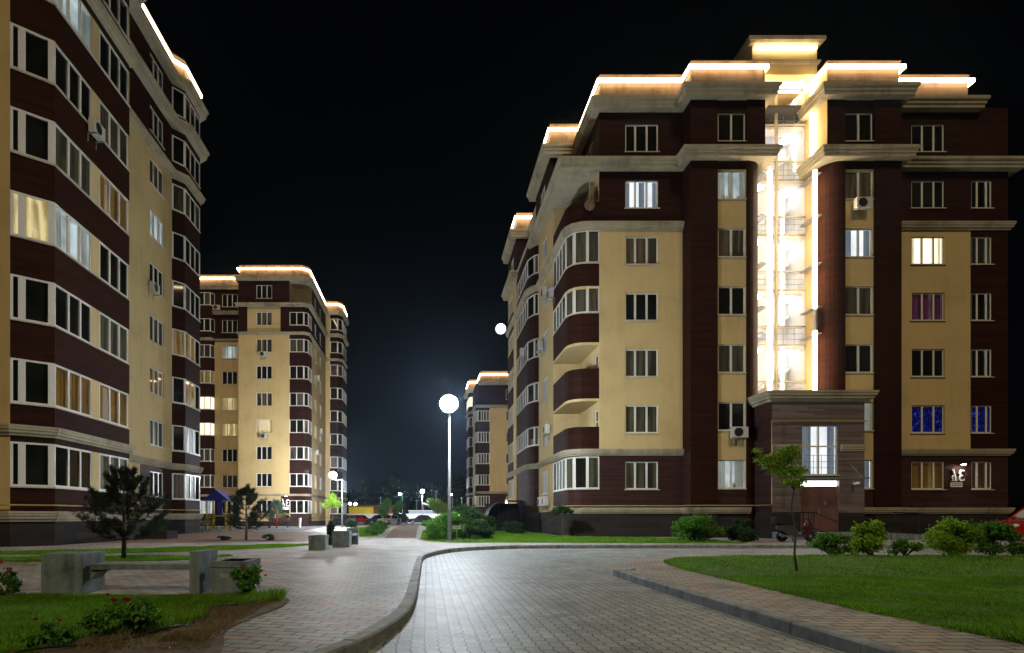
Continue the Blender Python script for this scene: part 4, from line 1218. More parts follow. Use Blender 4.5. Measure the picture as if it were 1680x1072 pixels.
    for z0, z1, o in ((3.5, 3.75, 0.16), (21.5, 21.8, 0.2)):
        c = MB(); c.sweep([Wg[0], b0[0]] + b0[1:] + [Wg[1]] + Ret[1:] + bay + [Sd[1], St[1]] + bay2[1:], cornice_prof(z0, z1, o)); c.build('cornice', 'trim', B)
    up = [(-28.5, 70.75), (-21.0, 70.75), (-21.0, 68.0), (-13.9, 68.0), (-13.2, 68.7), (-13.2, 79.5), (-11.6, 79.5), (-11.05, 80.2), (-11.05, 84)]
    for z0, z1, o in ((24.6, 25.0, 0.35), (27.5, 28.0, 0.38)):
        c = MB(); c.sweep(up, eave_prof(z0, z1, o)); c.build('eave', 'trim', B)
    s = MB(); s.prism([(-15.4, 68.03), (-13.9, 68.03), (-13.23, 68.7), (-13.23, 70.1), (-15.4, 70.1)], 27.4, 27.6); s.build('eave_soffit', 'trim', B)
    s = MB(); s.prism([(-15.4, 68.03), (-13.9, 68.03), (-13.23, 68.7), (-13.23, 70.1), (-15.4, 70.1)], 24.7, 24.9); s.build('balcony_slab', 'trim', B)
    parapet(B, up, 28.0, 29.3, 28.85)
    build_split(cream, 'rendered_wall', 'cream', B); build_split(brown, 'cladding', 'brown', B)
    build_split(tile, 'cladding', 'brown_tile', B); build_split(plin, 'plinth', 'plinth', B)
    r = MB(); r.prism([(-28.4, 71), (-20.8, 71), (-20.8, 68.3), (-14, 68.3), (-13.5, 69), (-13.5, 79.8), (-11.4, 80.5), (-11.4, 84), (-28.4, 84)], 27.9, 28.05); r.build('roof', 'roof', B)
    k = MB(); k.prism([(-28.3, 71.2), (-20.6, 71.2), (-20.6, 70.3), (-13.5, 70.3), (-13.5, 83.9), (-28.3, 83.9)], 0, 27.9); k.build('core', 'cream', B)
    k = MB(); k.prism([(-13.2, 79.8), (-11.6, 80.4), (-11.3, 83.9), (-13.2, 83.9)], 0, 27.9); k.build('core', 'cream', B)
    return B
BM = build_mid()

# ================================================================== FAR RIGHT APARTMENT BUILDING
def build_far():
    B = thing('apartment_building', 'distant cream and brown apartment block half hidden behind the right building', 'building', (14, 92, 0))
    cream, brown, tile = MB(), MB(), MB()
    rows = [3.4 + 3 * k for k in range(6)]
    TOP = 19.9
    bay2 = [(6.3, 96), (6.3, 91.6), (6.5, 91.2), (6.9, 91.0)]
    side = [(6.9, 91.0), (6.9, 87.2)]
    bay = [(6.9, 87.2), (6.95, 86.0), (7.2, 85.7), (8.85, 85.7)]
    fr = [(8.85, 85.7), (22, 85.7)]
    for pts in (bay, bay2):
        for p, q in zip(pts[:-1], pts[1:]):
            wall(tile, p, q, 0, rows[0] - 0.75)
            for a, b in [(x + 0.72, y - 0.75) for x, y in zip(rows[:-1], rows[1:])]: wall(brown, p, q, a, b)
            wall(brown, p, q, rows[4] + 0.75 if pts is bay else rows[5] + 0.75, TOP)
    lk = ['beige', 'beige', 'green', 'beige', 'green', 'beige']
    for k, z in enumerate(rows[:5]): ribbon(B, [bay[0], bay[1], bay[2], bay[3]], z - 0.75, z + 0.72, [1, 1, 4], lk[k], look2='dark', wide=[0.1, 0.1, 0.1])
    for k, z in enumerate(rows): ribbon(B, [bay2[0], bay2[1], bay2[3]], z - 0.75, z + 0.72, [3, 1], 'bright' if k == 5 else lk[k], wide=[0.1, 0.1])
    wall(cream, *side, 0, 16.7); wall(brown, *side, 16.7, TOP)
    hf = [(u, u + 1.7, z - 0.72, z + 0.72) for z in rows for u in (2.3, 6.2)]
    wall(tile, *fr, 0, 4.6, hf); wall(cream, *fr, 4.6, 16.7, hf); wall(brown, *fr, 16.7, TOP, hf)
    for h in hf: window(B, *fr, *h, (0.33, 0.67), rand_look())
    allp = [bay2[0]] + bay2[1:] + side[1:] + bay[1:] + fr[1:]
    for z0, z1, o in ((4.4, 4.75, 0.2), (16.5, 16.9, 0.22), (1.4, 1.7, 0.2)):
        c = MB(); c.sweep(allp, cornice_prof(z0, z1, o)); c.build('cornice', 'trim', B)
    up = [(6.3, 96), (6.3, 91.0), (7.6, 91.0), (7.6, 85.7), (22, 85.7)]
    c = MB(); c.sweep(up, eave_prof(19.7, 20.2, 0.45)); c.build('eave', 'trim', B)
    parapet(B, up, 20.2, 21.7, 21.2)
    build_split(cream, 'rendered_wall', 'cream', B); build_split(brown, 'cladding', 'brown', B); build_split(tile, 'cladding', 'brown_tile', B)
    k = MB(); k.prism([(9.2, 86.2), (22, 86.2), (22, 95.8), (6.8, 95.8), (6.8, 91.6), (7.4, 91.0), (7.4, 87.4), (9.2, 87.4)], 0, 20); k.build('core', 'cream', B)
    lm = MB(); lm.box(11.05, 11.35, 85.55, 85.68, 3.1, 3.5)
    lm.build('wall_lamp', emis('wall_lamp_light', (1.0, 0.95, 0.85), 5.0), B)
    return B
BF = build_far()

# ================================================================== STREET LAMPS
LAMP_L = emis("street_lamp_light", (0.82, 0.91, 1.0), 950.0)
def street_lamp(name, label, x, y, h, arm=(0, 0), r=0.2, z0=WALK_Z, light=LAMP_L, group=None, rp=0.085):
    t = thing(name, label, 'street lamp', (x, y, z0), 0, group)
    p = MB(); p.tube([(x, y, z0), (x, y, z0 + 0.5), (x, y, z0 + h - 0.38)], [rp, rp * 0.95, rp * 0.5], 12); p.build('pole', 'steel', t, True)
    b = MB(); b.lathe([(rp * 2.0, 0), (rp * 2.0, 0.03), (rp * 1.3, 0.05), (rp * 1.15, 0.35), (rp, 0.4)], (x, y, z0), 'z', 14); b.build('base_collar', 'steel', t)
    ex, ey = x + arm[0], y + arm[1]
    a = MB(); a.tube([(x, y, z0 + h - 0.4), (x + arm[0] * 0.5, y + arm[1] * 0.5, z0 + h - r - 0.12), (ex, ey, z0 + h - r - 0.02)], rp * 0.4, 8)
    a.lathe([(0.03, -0.02), (r * 0.45, 0.02), (r * 0.45, 0.07), (0.03, 0.1)], (ex, ey, z0 + h - r - 0.03), 'z', 16); a.build('lamp_arm', 'steel', t)
    c_ = MB(); c_.lathe([(0.02, 0.09), (r * 0.3, 0.05), (r * 0.42, 0.0)], (ex, ey, z0 + h + r * 0.86), 'z', 14); c_.build('lamp_cap', 'steel', t)
    g = MB(); g.ball((ex, ey, z0 + h), (r, r, r * 0.9), 24, 14); g.build('lamp_globe', light, t, True)
    return t
street_lamp('street_lamp', 'bright white street lamp on a tall grey pole in front of the round bush', 0.98, 26.3, 5.95, (-0.02, -0.05), 0.38)
L2 = emis("court_lamp_light", (0.90, 0.95, 1.0), 1800.0)
street_lamp('street_lamp', 'white street lamp on a bent arm beside the cream block behind the playground', -8.45, 61, 5.2, (-0.85, -0.5), 0.36, light=L2)
L3 = emis("parking_lamp_light", (0.85, 0.94, 1.0), 1400.0)
street_lamp('street_lamp', 'small white lamp on a straight pole among the cars of the car park', -0.8, 108, 5.7, (0.05, -0.1), 0.3, 0.0, L3)
L4 = emis("green_lamp_light", (0.15, 0.9, 0.65), 160.0)
street_lamp('street_lamp', 'dim greenish lamp on a grey pole in front of the dark trees', -4.7, 118, 5.6, (-0.5, 0), 0.26, 0.0, L4)
L5 = emis("yard_lamp_light", (0.9, 0.95, 1.0), 40.0)
street_lamp('street_lamp', 'left one of two tiny floodlights above the yellow building', -16.0, 127, 3.9, (0.1, -0.2), 0.26, 0.0, L5)
street_lamp('street_lamp', 'right one of two tiny floodlights above the yellow building', -14.9, 127, 3.8, (0.1, -0.2), 0.33, 0.0, L5)
street_lamp('street_lamp', 'faint white lamp on a bracket pole left of the distant apartment block', 5.2, 122, 5.6, (-0.3, -0.3), 0.2, 0.0, L5)

# ================================================================== VEGETATION
def np_mesh(name, verts, faces_n, mat, parent=None, smooth=False):
    """verts: (k, n, 3) array, each row one face of n corners"""
    k, n = verts.shape[0], verts.shape[1]
    off = world_off(parent)
    v = verts.reshape(-1, 3) - np.array([off.x, off.y, off.z])
    me = bpy.data.meshes.new(name)
    me.vertices.add(k * n); me.vertices.foreach_set("co", v.astype(np.float32).ravel())
    me.loops.add(k * n); me.loops.foreach_set("vertex_index", np.arange(k * n, dtype=np.int32))
    me.polygons.add(k); me.polygons.foreach_set("loop_start", np.arange(0, k * n, n, dtype=np.int32))
    me.update(calc_edges=True)
    me.materials.append(M[mat] if isinstance(mat, str) else mat)
    o = bpy.data.objects.new(name, me); COL.objects.link(o)
    if parent is not None: o.parent = parent
    return o

def unit(n):
    v = RNG.normal(size=(n, 3)); return v / np.linalg.norm(v, axis=1, keepdims=True)

def leaves_at(C, size, up=0.35, aspect=0.5):
    """a small diamond leaf at every point of C"""
    n = len(C)
    a = unit(n); a[:, 2] += up * RNG.normal(size=n); a /= np.linalg.norm(a, axis=1, keepdims=True)
    b = np.cross(a, unit(n)); b /= np.linalg.norm(b, axis=1, keepdims=True) + 1e-9
    s = size * RNG.uniform(0.6, 1.35, size=(n, 1))
    q = np.stack([C - a * s, C + b * s * aspect, C + a * s, C - b * s * aspect], axis=1)
    return q

def blob_points(blobs, n):
    """points through uneven ellipsoid clumps, denser towards each clump's skin"""
    w = np.array([b[3] * b[4] * b[5] for b in blobs]) ** 0.75; w /= w.sum()
    idx = RNG.choice(len(blobs), n, p=w)
    B = np.array(blobs)[idx]
    d = unit(n) * (RNG.uniform(0, 1, size=(n, 1)) ** 0.38)
    d *= 1 + 0.25 * np.sin(d[:, :1] * 9 + d[:, 1:2] * 7)
    return B[:, :3] + d * B[:, 3:6]

def shrub(name, label, cat, x, y, z, w, h, n, mat='leaf', size=0.035, group=None, clumps=14, low=0.1, spiky=0.0, seed=None, d=None):
    rs = random.Random(seed if seed is not None else int(abs(x * 131 + y * 17)))
    t = thing(name, label, cat, (x, y, z), 0, group)
    d = d or w
    blobs = []
    for k in range(clumps):
        a = rs.uniform(0, 2 * pi); r = sqrt(rs.uniform(0, 1)) * 0.72
        zz = rs.uniform(low, 0.82)
        rr = rs.uniform(0.16, 0.30)
        shrink = 1.0 - 0.45 * max(0, zz - 0.45) / 0.5
        blobs.append((x + cos(a) * r * w / 2 * shrink, y + sin(a) * r * d / 2 * shrink, z + zz * h, rr * w * 0.62, rr * d * 0.62, rr * h * 0.62))
    P = blob_points(blobs, n)
    P = P[P[:, 2] > z + 0.02]
    if spiky:
        m = int(n * 0.18)
        j = RNG.integers(0, len(P), m)
        top = P[j] + np.stack([RNG.normal(size=m) * 0.05 * w, RNG.normal(size=m) * 0.05 * d, RNG.uniform(0, spiky * h, m)], axis=1)
        P = np.vstack([P, top])
    np_mesh('foliage', leaves_at(P, size), 4, mat, t)
    s = MB()
    for k in range(9):
        b = rs.choice(blobs)
        s.tube([(x + rs.uniform(-.06, .06) * w, y + rs.uniform(-.06, .06) * w, z - 0.02), ((x + b[0]) / 2 + rs.uniform(-.04, .04), (y + b[1]) / 2, z + (b[2] - z) * 0.55), (b[0], b[1], b[2])], [0.014 * (w + .4), 0.009 * (w + .4), 0.004], 5)
    s.build('stems', 'stem', t)
    return t

def pine(name, label, x, y, z, h, w, mat='needle', group=None, seed=1, dens=1.0, nl=0.09):
    rs = random.Random(seed)
    t = thing(name, label, 'pine tree', (x, y, z), 0, group)
    tr = MB(); tr.tube([(x, y, z - 0.05), (x + 0.02, y, z + h * 0.3), (x - 0.01, y + 0.01, z + h * 0.65), (x, y, z + h * 0.96)], [0.028 * h, 0.024 * h, 0.014 * h, 0.004 * h], 9); tr.build('trunk', 'bark', t, True)
    tips = []
    br = MB()
    nw = 8
    for k in range(nw):
        f = k / (nw - 1)
        zz = z + h * (0.22 + 0.64 * f)
        ln = w / 2 * (1.0 - 0.72 * f ** 1.3) * rs.uniform(0.8, 1.12) * (0.85 if k == 0 else 1)
        nb = rs.randint(4, 6) if k < nw - 2 else 4
        a0 = rs.uniform(0, 6.28)
        for j in range(nb):
            a = a0 + 2 * pi * j / nb + rs.uniform(-0.25, 0.25)
            L = ln * rs.uniform(0.72, 1.15)
            up = 0.10 + 0.35 * f
            p0 = Vector((x, y, zz)); p1 = p0 + Vector((cos(a) * L * 0.55, sin(a) * L * 0.55, L * up * 0.35)); p2 = p0 + Vector((cos(a) * L, sin(a) * L, L * up * 0.9 + 0.12 * h * rs.uniform(0.3, 1.0)))
            br.tube([p0, p1, p2], [0.007 * h, 0.005 * h, 0.002 * h], 5)
            for s_ in np.linspace(0.45, 1.0, 5):
                p = p0.lerp(p1, s_ / 0.55) if s_ < 0.55 else p1.lerp(p2, (s_ - 0.55) / 0.45)
                d = (p2 - p1).normalized()
                tips.append((p, d, 1.0))
                if s_ > 0.6:
                    for sd in (-1, 1):
                        q = d.cross(Vector((0, 0, 1))) * sd
                        e = (d * 0.6 + q * 0.8 + Vector((0, 0, 0.35))).normalized()
                        tips.append((p + e * L * 0.14, e, 0.9)); tips.append((p + e * L * 0.27, e, 0.8))
    tops = Vector((x, y, z + h * 0.9))
    for k in range(9): tips.append((tops + Vector((rs.uniform(-.03, .03) * h, rs.uniform(-.03, .03) * h, h * rs.uniform(-0.06, 0.1))), Vector((0, 0, 1)), 1.0))
    for j in range(5):
        a = j * 1.256
        for s_ in (0.3, 0.6, 1.0): tips.append((tops + Vector((cos(a) * 0.05 * h * s_, sin(a) * 0.05 * h * s_, 0.085 * h * s_)), Vector((cos(a) * .3, sin(a) * .3, 1)), 1.0))
    br.build('branches', 'bark', t)
    C, D = [], []
    for p, d, q in tips:
        m = int(44 * dens)
        C.append(np.repeat([[p.x, p.y, p.z]], m, 0)); D.append(np.repeat([[d.x, d.y, d.z]], m, 0))
    C = np.vstack(C); D = np.vstack(D); n = len(C)
    C = C + RNG.normal(size=(n, 3)) * 0.012 * h
    dirs = D * 0.75 + unit(n) * 0.75; dirs /= np.linalg.norm(dirs, axis=1, keepdims=True)
    b = np.cross(dirs, unit(n)); b /= np.linalg.norm(b, axis=1, keepdims=True)
    L = nl * RNG.uniform(0.6, 1.2, size=(n, 1)); wd = 0.05 * L
    tri = np.stack([C - b * wd, C + b * wd, C + dirs * L], axis=1)
    np_mesh('needles', tri, 3, mat, t)
    return t

def young_tree(name, label, x, y, z, trunk, blobs, n, mat, size, group=None, r=0.02, cat='tree'):
    """slender tree: trunk = list of points from its foot, blobs relative to the foot"""
    t = thing(name, label, cat, (x, y, z), 0, group)
    tr = MB()
    pts = [(x + p[0], y + p[1], z + p[2]) for p in trunk]
    tr.tube(pts, [r * (1 - 0.75 * i / (len(pts) - 1)) for i in range(len(pts))], 9)
    tr.build('trunk', 'bark', t, True)
    bl = [(x + b[0], y + b[1], z + b[2], b[3], b[4], b[5]) for b in blobs]
    br = MB()
    for b in bl:
        p = pts[-1] if b[2] > pts[-1][2] else pts[-2]
        br.tube([p, ((p[0] + b[0]) / 2, (p[1] + b[1]) / 2, (p[2] + b[2]) / 2 + 0.03), b[:3]], [r * 0.45, r * 0.3, r * 0.1], 5)
    br.build('branches', 'bark', t)
    np_mesh('crown', leaves_at(blob_points(bl, n), size), 4, mat, t)
    return t

def poly_points(poly, n):
    xs = [p[0] for p in poly]; ys = [p[1] for p in poly]
    out = []
    P = np.array([(p[0], p[1]) for p in poly])
    tot = 0
    while tot < n:
        c = np.stack([RNG.uniform(min(xs), max(xs), n), RNG.uniform(min(ys), max(ys), n)], axis=1)
        ins = np.zeros(len(c), bool)
        j = len(P) - 1
        for i in range(len(P)):
            xi, yi = P[i]; xj, yj = P[j]
            cond = ((yi > c[:, 1]) != (yj > c[:, 1])) & (c[:, 0] < (xj - xi) * (c[:, 1] - yi) / (yj - yi + 1e-12) + xi)
            ins ^= cond; j = i
        c = c[ins]; out.append(c); tot += len(c)
    return np.vstack(out)[:n]

def grass(poly, n, h, z, wd=0.006, mat='grass', edge=None, name='grass'):
    c = poly_points(poly, n)
    if edge is not None: c = np.vstack([c, edge])
    m = len(c)
    patch = 0.72 + 0.5 * np.sin(c[:, 0] * 1.7 + 2 * np.sin(c[:, 1] * 0.9)) * np.sin(c[:, 1] * 2.3 + c[:, 0] * 0.6)
    patch = np.clip(patch + 0.25 * np.sin(c[:, 0] * 6.1 + c[:, 1] * 3.7) * np.sin(c[:, 1] * 5.3), 0.12, 1.5)
    hh = h * RNG.uniform(0.45, 1.4, m) * patch
    a = RNG.uniform(0, 2 * pi, m)
    b = np.stack([np.cos(a), np.sin(a), np.zeros(m)], 1)
    base = np.stack([c[:, 0], c[:, 1], np.full(m, z)], 1)
    lean = np.stack([RNG.normal(size=m) * 0.45 * hh, RNG.normal(size=m) * 0.45 * hh, hh], 1)
    tri = np.stack([base - b * wd, base + b * wd, base + lean], 1)
    o = np_mesh(name, tri, 3, mat); o['kind'] = 'stuff'
    return o

def clip_poly(poly, ymax=None, xmin=None):
    return [(max(p[0], xmin) if xmin is not None else p[0], min(p[1], ymax) if ymax is not None else p[1]) for p in poly]

ledge = np.array(lawn_edge)
def along(line, n, spread):
    L = np.array(res(line, 400)); i = RNG.integers(0, 399, n); tt = RNG.uniform(0, 1, (n, 1))
    return L[i] * (1 - tt) + L[i + 1] * tt + RNG.normal(size=(n, 2)) * spread
lawn_r_vis = [p for p in lawn_edge if p[0] <= 20] + [(20, 3.4)]
lawn_r_near = [(5.12, 4.9), (5.05, 6.6), (5.1, 8.4), (5.25, 11), (12.5, 11), (7, 4.9)]
grass(lawn_r_vis, 70000, 0.045, 0.125, 0.010, edge=along([p for p in lawn_edge if p[0] <= 20], 7000, 0.03))
grass(lawn_r_near, 90000, 0.04, 0.125, 0.0055)
grass(lawn_in[:-1] + [(-2.75, 8.36), (-6.8, 8.38), (-7.0, 4.6)], 100000, 0.04, 0.130, 0.0055)
grass(strip1, 40000, 0.05, 0.130, 0.012)
grass(strip2, 22000, 0.05, 0.130, 0.011)
grass(lawn_far, 60000, 0.055, 0.133, 0.016)
grass(lawn_m, 26000, 0.06, 0.130, 0.02)
# rough uncut tuft at the near edge of the right lawn, weeds in the soil bed
grass([(5.05, 5.0), (5.02, 6.0), (6.6, 6.0), (8.4, 6.6), (6.6, 5.0)], 9000, 0.13, 0.12, 0.006, name='rough_grass')
grass([(-2.75, 6.9), (-2.7, 7.9), (-1.9, 8.2), (-1.85, 7.7)], 2600, 0.09, 0.13, 0.006, name='weeds')
grass([(-2.95, 5.5), (-2.75, 6.4), (-2.3, 6.6), (-2.45, 5.6)], 1500, 0.10, 0.13, 0.006, name='weeds')

grass([(-2.9, 4.9), (-2.7, 8.2), (-1.95, 8.2), (-1.9, 5.6), (-1.75, 4.9)], 5000, 0.05, 0.13, 0.005, mat='dry_grass', name='dry_grass')
grass([(-2.3, 5.2), (-2.25, 5.7), (-1.95, 5.75), (-1.9, 5.2)], 900, 0.13, 0.13, 0.005, mat='dry_grass', name='dry_grass')
grass([(-2.85, 6.6), (-2.7, 8.3), (-2.3, 8.3), (-2.45, 7.0)], 5000, 0.06, 0.13, 0.006, name='weeds')
# pines
pine('pine_tree', 'large dark pine tree behind the concrete bench on the left', -7.75, 15.6, 0.13, 2.25, 1.95, seed=3, dens=1.0, nl=0.115)
pine('pine_tree', 'small dark pine tree on a mound between the lawn and the playground', -8.2, 27.7, 0.13, 2.35, 2.0, seed=9, dens=0.8, nl=0.13)
pine('spruce_tree', 'pale green young spruce in front of the white corner of the cream block', -14.9, 60.5, 0.13, 2.6, 2.1, mat='needle_pale', seed=5, dens=0.5, nl=0.2)
# right hand bushes behind the lawn
g = 'bushes along the far edge of the right lawn'
shrub('bush', 'low spreading bush at the left end of the row behind the lawn', 'bush', 11.4, 17.2, 0.1, 1.15, 0.62, 3600, 'leaf', 0.04, g, 12, spiky=0.15)
shrub('bush', 'tall yellowish bush second from the left in the row behind the lawn', 'bush', 12.55, 17.2, 0.1, 1.2, 1.06, 6500, 'leaf_yellow', 0.04, g, 16, spiky=0.12)
shrub('bush', 'smallest thin bush in the middle of the row behind the lawn', 'bush', 13.5, 17.2, 0.1, 0.85, 0.52, 1100, 'leaf', 0.042, g, 10, spiky=0.25)
shrub('bush', 'widest yellowish bush of the row behind the lawn', 'bush', 14.85, 17.2, 0.1, 1.55, 1.1, 8500, 'leaf_yellow', 0.042, g, 20, spiky=0.12)
shrub('bush', 'darker green bush at the right end of the row behind the lawn', 'bush', 16.1, 17.3, 0.1, 1.4, 1.0, 6500, 'leaf', 0.042, g, 18, spiky=0.12)
shrub('bush', 'round green bush left of the two in front of the brown plinth', 'bush', 11.6, 26.4, 0.13, 2.4, 1.25, 9000, 'leaf', 0.05, 'bushes in front of the brown plinth', 20)
shrub('bush', 'smaller dark bush right of the two in front of the brown plinth', 'bush', 13.7, 26.5, 0.13, 1.7, 1.15, 6000, 'leaf_dark', 0.05, 'bushes in front of the brown plinth', 16)
# big rounded shrubs round the street lamp
shrub('bush', 'large dense round bush behind the tall street lamp', 'bush', 0.75, 28.6, 0.13, 2.6, 1.35, 13000, 'leaf', 0.05, 'bushes round the street lamp', 26)
shrub('bush', 'lower bush right of the tall street lamp behind the little sign', 'bush', 2.2, 28.8, 0.13, 2.2, 1.0, 8000, 'leaf_dark', 0.05, 'bushes round the street lamp', 20)
shrub('bush', 'taller dark bush rising behind the street lamp pole', 'bush', 1.9, 33.0, 0.13, 3.0, 1.95, 10000, 'leaf_dark', 0.06, 'bushes round the street lamp', 20)
shrub('bush', 'black leafy shrub left of the arched cellar roof', 'bush', 3.6, 36.0, 0.13, 1.7, 1.3, 5000, 'leaf_dark', 0.06, None, 16)
shrub('hedge', 'low dark hedge beside the arched cellar roof under the right building', 'hedge', 5.4, 38.6, 0.13, 1.6, 0.8, 4500, 'leaf_dark', 0.06, None, 16, d=2.6)
young_tree('tree', 'pale green small tree glowing behind the large round bush', 1.9, 106, 0.0, [(0, 0, 0), (0.03, 0, 1.6), (0, 0, 2.4)],
           [(-0.7, 0, 3.2, .9, .8, .7), (0.9, 0.1, 2.9, 1.0, .9, .7), (0.1, 0, 3.6, .7, .7, .6), (-1.2, 0.1, 3.9, .6, .5, .5), (1.9, 0, 2.5, .8, .7, .6), (0.1, 0, 2.4, .9, .8, .6)], 5500, 'leaf_yellow', 0.13, r=0.07)
# clipped shrubs beside the red path
for i, (x, y, w_, h_, lb) in enumerate([(-3.0, 35, 1.2, 0.75, 'nearest clipped shrub on the left edge of the red path'), (-3.1, 39, 1.3, 0.8, 'middle clipped shrub on the left edge of the red path'), (-3.2, 43.5, 1.4, 0.85, 'farthest clipped shrub on the left edge of the red path')]):
    shrub('shrub', lb, 'shrub', x, y, 0.13, w_, h_, 3200, 'leaf', 0.055, 'clipped shrubs beside the red path', 12)
shrub('shrub', 'dark clipped box shrub on the lawn before the parked cars', 'shrub', -7.4, 60, 0.13, 1.5, 1.0, 2500, 'leaf_dark', 0.07, None, 12)
# young trees
young_tree('young_tree', 'thin leaning young tree on the right lawn with a feathery crown', 7.32, 12.05, 0.125,
           [(0, 0, 0), (-0.05, 0, 0.35), (-0.02, 0, 0.8), (-0.1, 0.02, 1.25), (-0.06, 0, 1.6), (-0.12, 0, 1.95)],
           [(-0.22, 0, 2.28, .26, .22, .16), (-0.42, 0.02, 2.10, .26, .22, .11), (-0.62, 0, 2.22, .20, .18, .07), (-0.30, 0, 1.95, .25, .2, .10), (0.0, 0, 1.98, .18, .18, .10), (-0.16, 0, 1.76, .16, .16, .07), (-0.78, 0, 2.38, .10, .1, .05), (0.06, 0, 1.75, .11, .12, .12), (-0.1, 0, 2.42, .14, .14, .07)],
           2300, 'leaf_yellow', 0.034, r=0.026)
young_tree('young_tree', 'spindly young tree on the verge in front of the corner bay', 7.0, 31.6, 0.13, [(0, 0, 0), (0.04, 0, 0.7), (0, 0, 1.2), (0.02, 0, 1.4)],
           [(0, 0, 1.45, .4, .35, .2), (-0.3, 0, 1.3, .3, .25, .15), (0.35, 0, 1.35, .3, .25, .15)], 1200, 'leaf_dark', 0.05, r=0.03)
young_tree('young_tree', 'light green young tree beside the lamp at the cream block', -10.2, 66, 0.13, [(0, 0, 0), (0.04, 0, 1.2), (0, 0, 1.9), (0, 0, 2.6)],
           [(0, 0, 2.7, .7, .6, .5), (-0.5, 0, 2.3, .6, .5, .35), (0.45, 0, 2.4, .5, .5, .4), (0, 0, 3.2, .4, .4, .4)], 3000, 'leaf_yellow', 0.085, r=0.05)
young_tree('young_tree', 'left young tree among the parked cars before the white wall', -6.3, 90, 0.05, [(0, 0, 0), (0.05, 0, 1.4), (0, 0, 2.6)],
           [(0, 0, 2.6, .9, .8, .7), (-0.5, 0, 2.0, .7, .6, .5), (0.5, 0, 3.3, .6, .6, .6), (0, 0, 1.6, .7, .6, .4)], 3500, 'leaf', 0.11, r=0.06)
young_tree('young_tree', 'right young tree among the parked cars before the white wall', -4.5, 95, 0.05, [(0, 0, 0), (0.05, 0, 1.4), (0, 0, 2.6)],
           [(0, 0, 2.6, .7, .7, .6), (-0.4, 0, 2.1, .5, .5, .4), (0.3, 0, 3.2, .5, .5, .5)], 2500, 'leaf', 0.11, r=0.06)
# dark trees beyond the car park
far_specs = [(-22, 140, 8.5, 9), (-14.5, 146, 10.5, 8), (-9.0, 141, 9.0, 7), (-5.0, 139, 10.5, 6.5), (-0.8, 146, 9.5, 7), (3.6, 142, 9.0, 7), (8.2, 138, 11.0, 7), (13, 144, 10, 8), (-30, 145, 9, 9)]
far_lab = ['low broad dark tree behind the yellow building, left of its floodlights', 'tall dark tree behind the middle of the yellow building', 'dark tree behind the maroon end of the yellow building',
           'tree washed greenish behind the dim greenish lamp', 'dark tree behind the small white car park lamp', 'dark tree behind the pole of the tall street lamp', 'dark tree just left of the distant apartment block',
           'dark tree mostly behind the distant apartment block', 'dark tree mostly behind the cream block on the left']
for (x, y, h, w_), lb in zip(far_specs, far_lab):
    rs = random.Random(int(x * 7 + 900))
    bl = [(rs.uniform(-.36, .36) * w_, rs.uniform(-.3, .3) * w_, h * rs.uniform(0.32, 0.9), w_ * rs.uniform(.12, .22), w_ * rs.uniform(.12, .2), h * rs.uniform(.08, .14)) for _ in range(16)]
    young_tree('tree', lb, x, y, 0, [(0, 0, 0), (0.1, 0, h * 0.3), (0, 0, h * 0.6)], bl, 5000, 'leaf_far', 0.26, 'trees beyond the car park', 0.28)

# ================================================================== CONCRETE BENCHES AND PLANTERS
def planter(label, x0, x1, y0, y1, z0, z1, plant=None):
    t = thing('concrete_planter', label, 'planter', ((x0 + x1) / 2, (y0 + y1) / 2, z0), 0, 'concrete planter boxes')
    b = MB(); wl = 0.07
    b.box(x0, x1, y0, y0 + wl, z0, z1); b.box(x0, x1, y1 - wl, y1, z0, z1); b.box(x0, x0 + wl, y0 + wl, y1 - wl, z0, z1); b.box(x1 - wl, x1, y0 + wl, y1 - wl, z0, z1)
    b.build('box', 'conc', t)
    r = MB(); e = 0.012; zr = z1 - 0.075
    r.box(x0 - e, x1 + e, y0 - e, y0 + wl, zr, z1 + 0.006); r.box(x0 - e, x1 + e, y1 - wl, y1 + e, zr, z1 + 0.006); r.box(x0 - e, x0 + wl, y0 + wl, y1 - wl, zr, z1 + 0.006); r.box(x1 - wl, x1 + e, y0 + wl, y1 - wl, zr, z1 + 0.006)
    r.build('rim', 'conc', t)
    s = MB(); s.box(x0 + wl, x1 - wl, y0 + wl, y1 - wl, z0 + 0.05, z1 - 0.10); s.build('soil', 'soil', t)
    return t
W0 = WALK_Z
def chip(b): return b
t = thing('concrete_bench', 'long raw concrete bench with a cube end beside the left lawn', 'bench', (-4.2, 8.8, W0))
b = MB(); b.box(-5.38, -4.80, 8.5, 9.1, W0, W0 + 0.565); b.build('end_block', 'conc', t, bevel=0.008)
b = MB(); b.box(-4.78, -3.32, 8.66, 9.06, 0.445, 0.525); b.build('seat', 'conc', t, bevel=0.006)
b = MB(); b.hexa([(-4.80, 8.7, 0.30), (-4.72, 8.7, 0.40), (-4.72, 9.02, 0.40), (-4.80, 9.02, 0.30), (-4.80, 8.7, 0.443), (-4.5, 8.7, 0.443), (-4.5, 9.02, 0.443), (-4.80, 9.02, 0.443)]); b.build('bracket', 'conc', t)
b = MB(); b.box(-3.31, -3.17, 8.5, 9.25, W0, 0.715); b.build('support_wall', 'conc', t, bevel=0.008)
planter('square concrete planter next to the long bench, with the white rose before it', -3.03, -2.53, 8.55, 9.24, W0, 0.565)
m_ = MB(); m_.box(-2.93, -2.7, 8.75, 9.1, 0.472, 0.50); m_.box(-2.9, -2.72, 8.8, 9.0, 0.50, 0.515)
tag(m_.build('drain_grate', 'black_metal'), 'flat black grate lying on the soil in the planter by the bench', 'grate')
planter('empty concrete planter left of the two grey blocks by the plaza', -3.8, -3.27, 19.6, 20.3, W0, 0.59)
